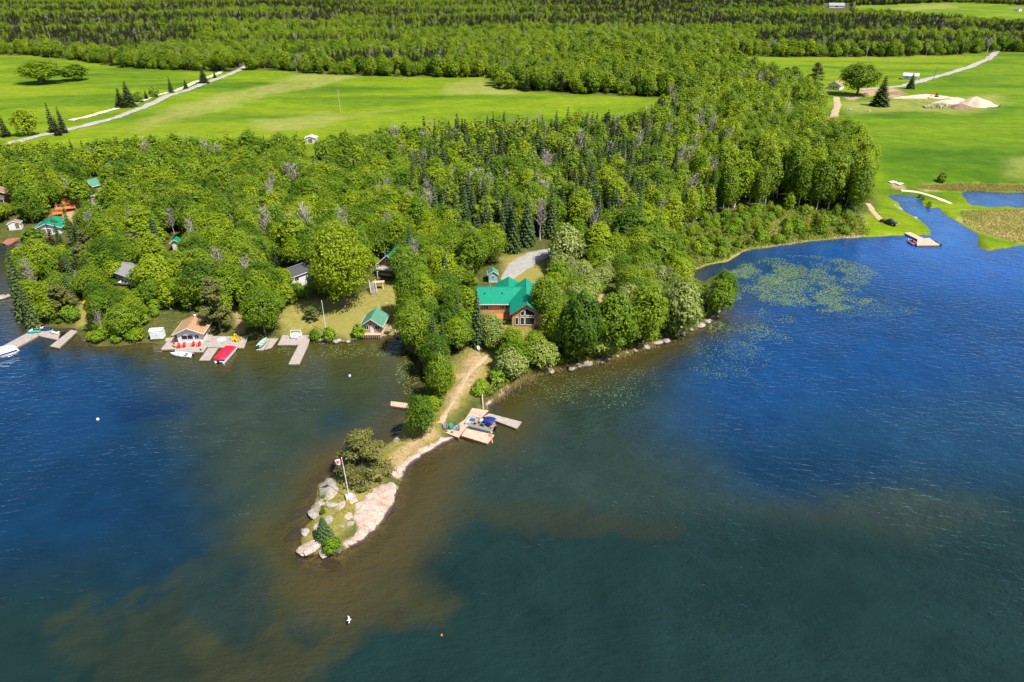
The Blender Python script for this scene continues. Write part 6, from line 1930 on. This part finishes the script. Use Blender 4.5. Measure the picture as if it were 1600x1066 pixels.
for i, (a, b_) in enumerate(((1388, 318), (1396, 323), (1402, 327))):
    p_ = P(a, b_); boulder('bank_rock', ['uppermost flat rock on the creek bank', 'middle flat rock on the creek bank', 'lowest flat rock on the creek bank'][i], (float(p_[0]), float(p_[1]), .3), (1.6, .9), .5, 'rock_pale', 'rock', 90 + i, 'flat rocks on the creek bank')
for i, (a, b_, lab) in enumerate(((1395, 285, 'left flat concrete slab on the grass above the creek'), (1406, 287, 'right flat concrete slab on the grass above the creek'))):
    p_ = G(a, b_); t_ = thing('ground_slab', lab, 'slab', p_, R(15 + 20 * i)); MB().box((0, 0, .1), (3.6, 1.6, .3)).build('plate', 'concrete', t_, bevel=.04); MB().box((.9, 1.2, .08), (1.8, .8, .24)).build('broken_plate', 'concrete', t_, bevel=.04)

# ------------------------------------------------------------------ the farm
gable_house('farmhouse', 'white farmhouse with pinkish brown roof below the round tree', tuple(G(1305, 139)), R(-38), 8.5, 11, 3.0, 2.2, 'siding_white', 'shingle_tan', .6, [('window', 'front', -2, 1, 1.4, 1.2), ('window', 'front', 2, 1, 1.4, 1.2), ('window', 'right', -2.5, 1, 1.6, 1.2), ('window', 'right', 2.5, 1, 1.6, 1.2), ('wood_brown', 'front', 0, .1, 1, 2.1)], cat='farmhouse')
gable_house('garage', 'long white garage with turquoise end and grey roof by the farm road', tuple(G(1422, 124)), R(62), 6.0, 10.5, 2.6, 1.6, 'siding_white', 'concrete', .4, [('siding_teal', 'left', 2.6, .1, 3.0, 2.3), ('siding_teal', 'front', 0, .1, 4.4, 2.4), ('window', 'left', -2.6, .9, 1.2, 1.0)], cat='garage')
p_ = G(1240, 155)
t_ = thing('travel_trailer', 'white travel trailer among trees by the farm track', 'trailer', p_, R(15))
MB().box((0, 0, 1.5), (6.0, 2.3, 2.1)).build('body', 'white_gel', t_, bevel=.2)
for x in (-1.6, 1.4): MB().box((x, -1.16, 1.75), (1.2, .05, .6)).build('window', 'glass', t_)
MB().box((0, -1.16, 1.35), (.7, .04, 1.6)).build('door', 'siding_white', t_)
for s_ in (-1, 1): MB().tube([(0, s_ * 1.0, .35), (0, s_ * 1.18, .35)], .35, 12).build('wheel', 'black_rubber', t_)
MB().tube([(3.0, 0, .55), (4.2, 0, .55)], .06, 6).build('hitch', 'black_rubber', t_)
gable_house('field_shelter', 'little white shelter at the end of the grass gap', tuple(G(487, 223)), R(0), 5.5, 4, 2.2, .9, 'siding_white', 'siding_white', .3, [('wood_brown', 'front', 0, .05, 2, 1.8)], cat='shelter')
gable_house('field_hut', 'reddish hut beside the clump tree in the western field', tuple(G(66, 129)), R(10), 4, 4, 2.4, 1.4, 'brick_red', 'shingle_tan', .3, [('window', 'front', 0, .8, 1, 1)], cat='hut')
# heaps by the farm
def heap(name, label, bx, by, rx, ry, h, mat, seed):
    p_ = G(bx, by)
    n, rings = 30, []
    for i in range(9):
        u = i / 8
        rr = (1 - u) ** .9
        rings.append([(rx * (rr + .01) * math.cos(a) * (1 + .6 * (float(vn(np.array(math.cos(a) * 2 + seed), np.array(math.sin(a) * 2 + u * 2), seed)) - .5)),
                       ry * (rr + .01) * math.sin(a) * (1 + .6 * (float(vn(np.array(math.cos(a) * 2 + seed + 9), np.array(math.sin(a) * 2), seed)) - .5)),
                       -.4 + (h + .4) * u + .5 * h * (float(vn(np.array(a * 1.3), np.array(u * 4), seed)) - .5) * (1 - u)) for a in [k * 2 * math.pi / n for k in range(n)]])
    t_ = MB().loft(rings).build(name, mat, None, True)
    t_.location = p_
    return tag(t_, label, 'heap', 'heaps by the farm road')
heap('gravel_heap', 'tall pale gravel heap at the end of the farm bank', 1522, 165, 14, 8, 5.5, 'sand_pile', 1)
heap('gravel_bank', 'low pale gravel ridge beside the tall heap', 1492, 161, 14, 5, 3.5, 'sand_pile', 2)
heap('soil_heap', 'brown soil heap in front of the tall gravel heap', 1500, 169, 9, 4, 2.8, 'soil_pile', 3)
heap('earth_bank', 'long pinkish earth bank from the farmyard to the gravel heap', 1445, 153, 24, 4.0, 2.4, 'sand_pile', 4)
heap('dark_earth_bank', 'dark earth bank at the farmyard end of the long bank', 1402, 147, 10, 4.0, 2.0, 'soil_pile', 5)
rb = G(1462, 168)
for i in range(34):
    a, r_ = random.uniform(0, 6.28), math.sqrt(random.random())
    s_ = random.uniform(.5, 1.1)
    x_, y_ = rb.x + 8.5 * r_ * math.cos(a), rb.y + 4 * r_ * math.sin(a)
    boulder('field_stone', 'pale field stone in the rock pile beside the gravel heap', (x_, y_, float(terr(x_, y_)) + .4 + 1.1 * (1 - r_)), (s_, s_ * .8), s_ * .8, 'rock_pale', 'stone', 100 + i % 12, 'stones of the field rock pile', 2)
for i, (a, b_, lab) in enumerate(((1326, 172, 'pale rock on the farmyard grass, left one'), (1358, 174, 'pale rock on the farmyard grass, right one'), (1352, 147, 'white block near the round tree'))):
    p_ = G(a, b_); boulder('yard_rock', lab, (p_.x, p_.y, p_.z + .3), (1.6, 1.0), .7, 'rock_pale', 'rock', 120 + i)
p_ = G(1462, 155)
t_ = thing('excavator', 'small orange excavator working on the earth bank', 'excavator', (p_.x, p_.y, p_.z + 1.4), R(160))
for s_ in (-1, 1): MB().box((0, s_ * .75, .3), (2.4, .4, .6)).build('track', 'black_rubber', t_, bevel=.12)
MB().box((-.2, 0, 1.0), (1.9, 1.5, .8)).build('body', 'orange_plastic', t_, bevel=.1)
MB().box((.1, .3, 1.9), (1.0, .9, 1.1)).build('cab', 'glass', t_, bevel=.08)
MB().tube([(.7, -.2, 1.2), (2.0, -.2, 3.0), (3.4, -.2, 2.2)], [.18, .16, .12], 6).build('boom', 'orange_plastic', t_)
MB().tube([(3.4, -.2, 2.2), (3.3, -.2, .8)], [.12, .1], 6).build('stick', 'orange_plastic', t_)
MB().box((3.2, -.2, .5), (.6, .7, .6)).build('bucket', 'black_rubber', t_)
def pole(label, bx, by, hpx, lean=0.0):
    p_ = G(bx, by)
    h = hpx / px_per_m(p_.x, p_.y, p_.z)
    t_ = thing('utility_pole', label, 'pole', p_, R(20), 'utility poles')
    MB().tube([(0, 0, -.5), (lean * h, 0, h)], [.17, .11], 8).build('shaft', 'wood_pink' if bx < 1000 else 'wood_brown', t_)
    ca = MB().box((lean * h, 0, h - .6), (2.2, .12, .12)).build('crossarm', 'wood_brown', t_)
    for s_ in (-1, 0, 1): MB().tube([(lean * h + s_ * .95, 0, h - .54), (lean * h + s_ * .95, 0, h - .3)], .06, 6).build('insulator', 'white_paint', ca)
pole('lone utility pole in the middle of the western field', 532, 176, 36)
pole('leaning utility pole beside the farm road and garage', 1457, 127, 24, .12)
pole('utility pole halfway up the farm road', 1543, 99, 10)
pole('utility pole beside the country road', 330, 132, 14)
gable_house('distant_barn', 'distant long barn with pale blue roof beyond the woods', tuple(G(1306, 12)), R(80), 14, 34, 5, 5, 'siding_white', 'aluminium', .8, [('window', 'left', 0, 1.5, 6, 2.5)], cat='barn')
gable_house('distant_house', 'distant white house at the edge of the farthest eastern field', tuple(G(1590, 18)), R(20), 10, 12, 4, 3, 'siding_white', 'shingle_tan', .6, [('window', 'front', 0, 1.5, 3, 1.5)])
# things among the western trees
p0 = G(201, 446)
boat('stored_boat', 'white boat stored ashore in front of the grey-roofed cottage', 'boat', (p0.x, p0.y, p0.z + .2), R(-10), 5.2, 2.0, .8, 'white_gel', 'dark_interior', 2, False, True)
p0 = G(133, 476)
adirondack('yellow garden chair in the small clearing above the jet-ski dock', p0, R(10), 'yellow_plastic', 'clearing seats')
t_ = thing('fallen_birch', 'white fallen birch trunk leaning over the western shore', 'tree', tuple(G(104, 484)))
b0, b1 = G(104, 484), Q([(58, 442)], 4.2)[0]
MB().tube([(0, 0, .2), tuple((b1 - b0) * .5 + Vector((0, 0, .3))), tuple(b1 - b0)], [.26, .2, .1], 7).build('trunk', 'bark_pale', t_)
for k in range(7):
    q_ = (b1 - b0) * random.uniform(.4, .98)
    MB().tube([tuple(q_), tuple(q_ + Vector((random.uniform(-1, 1), random.uniform(-.6, .6), random.uniform(-.6, 1.2))))], [.07, .02], 4).build('branch', 'bark_pale', t_)
p0 = G(88, 470)
t_ = thing('brush_pile', 'cone of dry branches piled on bare earth by the western shore', 'brush pile', p0)
for k in range(26):
    a = k * .2417 * 6.28
    r_ = random.uniform(1.2, 2.3)
    MB().tube([(r_ * math.cos(a), r_ * math.sin(a), 0), (random.uniform(-.3, .3), random.uniform(-.3, .3), random.uniform(2.0, 3.2))], [.07, .03], 4).build('branch', 'deadwood', t_)
for (a, b_, lab) in ((749, 548, 'white folded garden chair at the top of the dirt path'), (904, 541, 'small white satellite dish hidden in the shore bushes')):
    p0 = G(a, b_)
    if 'chair' in lab: adirondack(lab, p0, R(30), 'white_paint', 'white chair by the path')
    else:
        t_ = thing('satellite_dish', lab, 'dish', p0)
        MB().tube([(0, 0, 0), (0, 0, 2.6)], .05, 6).build('mast', 'aluminium', t_)
        MB().tube([(0, -.2, 2.8), (0, -.1, 2.8), (0, 0, 2.8)], [.6, .5, .1], 14).build('reflector', 'white_paint', t_, True)
p0 = G(105, 497)
t_ = thing('garden_lamp', 'white globe on a short post in the bushes behind the jet-ski dock', 'lamp', p0)
MB().tube([(0, 0, 0), (0, 0, 1.6)], .05, 6).build('post', 'wood_brown', t_)
MB().tube([(0, 0, 1.55), (0, 0, 1.7), (0, 0, 1.9), (0, 0, 2.05)], [.1, .3, .3, .1], 12).build('globe', 'white_paint', t_, True)

# ------------------------------------------------------------------ stuff: reeds, grass, lily pads
def blades(name, label, cat, x, y, h0, h1, w_, mat, lean=.35, base=None):
    n = len(x)
    z_ = terr(x, y) if base is None else base
    z_ = np.maximum(z_, -.1)
    a = rng.uniform(0, 2 * np.pi, n)
    h = rng.uniform(h0, h1, n)
    ww_ = w_ * rng.uniform(.6, 1.4, n)
    l_ = rng.uniform(0, lean, n) * h
    b_ = rng.uniform(0, 2 * np.pi, n)
    v0 = np.stack([x - np.cos(a) * ww_, y - np.sin(a) * ww_, z_ - .03], -1)
    v1 = np.stack([x + np.cos(a) * ww_, y + np.sin(a) * ww_, z_ - .03], -1)
    v2 = np.stack([x + np.cos(b_) * l_, y + np.sin(b_) * l_, z_ + h], -1)
    me_ = mesh_n(name, np.stack([v0, v1, v2], 1).reshape(-1, 3), np.arange(3 * n).reshape(n, 3))
    at_ = me_.attributes.new('v', 'FLOAT', 'FACE'); at_.data.foreach_set('value', rng.uniform(0, 1, n).astype(np.float32))
    return tag(link(name, me_, None, [M[mat]]), label, cat, kind='stuff')
def rand_in(polys_px, n, ground=True):
    xs, ys = [], []
    for pp in polys_px:
        w = GW(pp) if ground else W(pp)
        area = abs(np.sum(w[:, 0] * np.roll(w[:, 1], -1) - w[:, 1] * np.roll(w[:, 0], -1))) / 2
        lo, hi = w.min(0), w.max(0)
        m_ = int(n * 1.0)
        x_, y_ = rng.uniform(lo[0], hi[0], m_), rng.uniform(lo[1], hi[1], m_)
        s_ = sdf(w, x_, y_) > 0
        xs.append(x_[s_]); ys.append(y_[s_])
    return np.concatenate(xs), np.concatenate(ys)
def clump(x, y, n, r_):
    return (x[:, None] + rng.normal(0, r_, (len(x), n))).ravel(), (y[:, None] + rng.normal(0, r_, (len(x), n))).ravel()
x, y = rand_in(MARSH_TAN_PX, 14000); d = shore_d(x, y); k = d > -.6
blades('marsh_reeds', 'tan dry reeds of the eastern marsh and bay edge', 'reeds', x[k], y[k], .25, .8, .12, 'reed', .9)
rl = W([(770, 628), (800, 604), (824, 594), (838, 585), (870, 578), (918, 570), (958, 561), (1000, 546), (1020, 541)])
t0 = rng.uniform(0, 1, 5200) * (len(rl) - 1); i0 = np.minimum(t0.astype(int), len(rl) - 2); f0 = (t0 - i0)[:, None]
pp = rl[i0] * (1 - f0) + rl[i0 + 1] * f0 + rng.normal(0, .55, (5200, 2))
blades('shore_reeds', 'pale dry reeds lining the bank below the main house', 'reeds', pp[:, 0], pp[:, 1], .4, 1.1, .07, 'reed')
x, y = rand_in([LAWN_PX[1]], 60000); d = shore_d(x, y); k = (d > .3) & (fbm(x / 2.2, y / 2.2, 71, 3) > .44)
k &= (sdf(W(SLAB_PX[1]), x, y, 6) < -.1) & (sdf(W(SLAB_PX[0]), x, y, 6) < -.1)
blades('point_grass', 'dry yellow-green grass on the neck and rocky point', 'grass', x[k], y[k], .12, .42, .035, 'grass_blade')
# tangled low growth on the bay shore and the banks
def undergrowth(polys, n, hmax):
    x, y = rand_in(polys, n)
    k = shore_d(x, y) > .4
    x, y = x[k], y[k]
    hh = hmax * np.clip(fbm(x / 3.2, y / 3.2, 91, 4) * 1.9 - .45, .08, 1)
    p = np.stack([x, y, terr(x, y) + hh * rng.uniform(.35, 1, len(x)) ** .6], -1)
    nrm = unit(rng.normal(0, .5, (len(x), 3)) + np.array((0, 0, 1)))
    s_ = rng.uniform(.12, .3, len(x))
    me_ = leaf_mesh('undergrowth', p, nrm, s_ * .6, s_)
    me_.materials.append(M['brush'])
    tag(link('undergrowth', me_), 'tangled yellow-green brush on the bay shore and banks', 'undergrowth', kind='stuff')
undergrowth([[(1045, 432), (1045, 380), (1100, 345), (1160, 326), (1260, 328), (1345, 338), (1352, 350), (1362, 372), (1345, 374), (1200, 392), (1080, 425)], [(760, 625), (800, 600), (838, 580), (918, 566), (1000, 542), (1060, 522), (1120, 492), (1100, 480), (1000, 525), (900, 555), (820, 570), (770, 600)], [(660, 640), (672, 560), (700, 540), (706, 590), (690, 640)]], 60000, 2.0)
# lily pads, floating flat
def lilies():
    xs, ys, rs = [], [], []
    for (cx, cy, rx, ry, n, r0) in ((1250, 445, 135, 46, 17000, .15), (1200, 430, 60, 16, 2600, .15), (1340, 475, 100, 30, 2600, .11), (1130, 545, 80, 48, 2200, .10), (1190, 515, 60, 34, 2000, .12), (940, 600, 130, 40, 1500, .09), (860, 610, 80, 28, 900, .09), (540, 548, 110, 12, 700, .13), (640, 585, 22, 36, 300, .14), (1110, 500, 26, 22, 500, .2)):
        a, q_ = rng.uniform(0, 2 * np.pi, n), np.sqrt(rng.uniform(0, 1, n)) ** 1.0
        p = P(cx + rx * q_ * np.cos(a), cy + ry * q_ * np.sin(a))
        k = (shore_d(p[:, 0], p[:, 1]) < -.8) & (fbm(p[:, 0] / 5, p[:, 1] / 5, 81, 4) > .33 + .26 * q_ + .3 * (rng.uniform(0, 1, n) - .5))
        xs.append(p[k, 0]); ys.append(p[k, 1]); rs.append(r0 * rng.uniform(.5, 1.5, k.sum()))
    x, y, r_ = np.concatenate(xs), np.concatenate(ys), np.concatenate(rs)
    n = len(x)
    a = np.arange(6) * np.pi / 3
    V = np.stack([x[:, None] + r_[:, None] * np.cos(a), y[:, None] + r_[:, None] * np.sin(a) * .9, np.broadcast_to(rng.uniform(.012, .03, n)[:, None], (n, 6))], -1).reshape(-1, 3)
    me_ = mesh_n('lily_pads', V, np.arange(6 * n).reshape(n, 6))
    at_ = me_.attributes.new('v', 'FLOAT', 'FACE'); at_.data.foreach_set('value', rng.uniform(0, 1, n).astype(np.float32))
    tag(link('lily_pads', me_, None, [M['lily']]), 'yellow-green lily pads floating in the bays', 'lily pads', kind='stuff')
lilies()
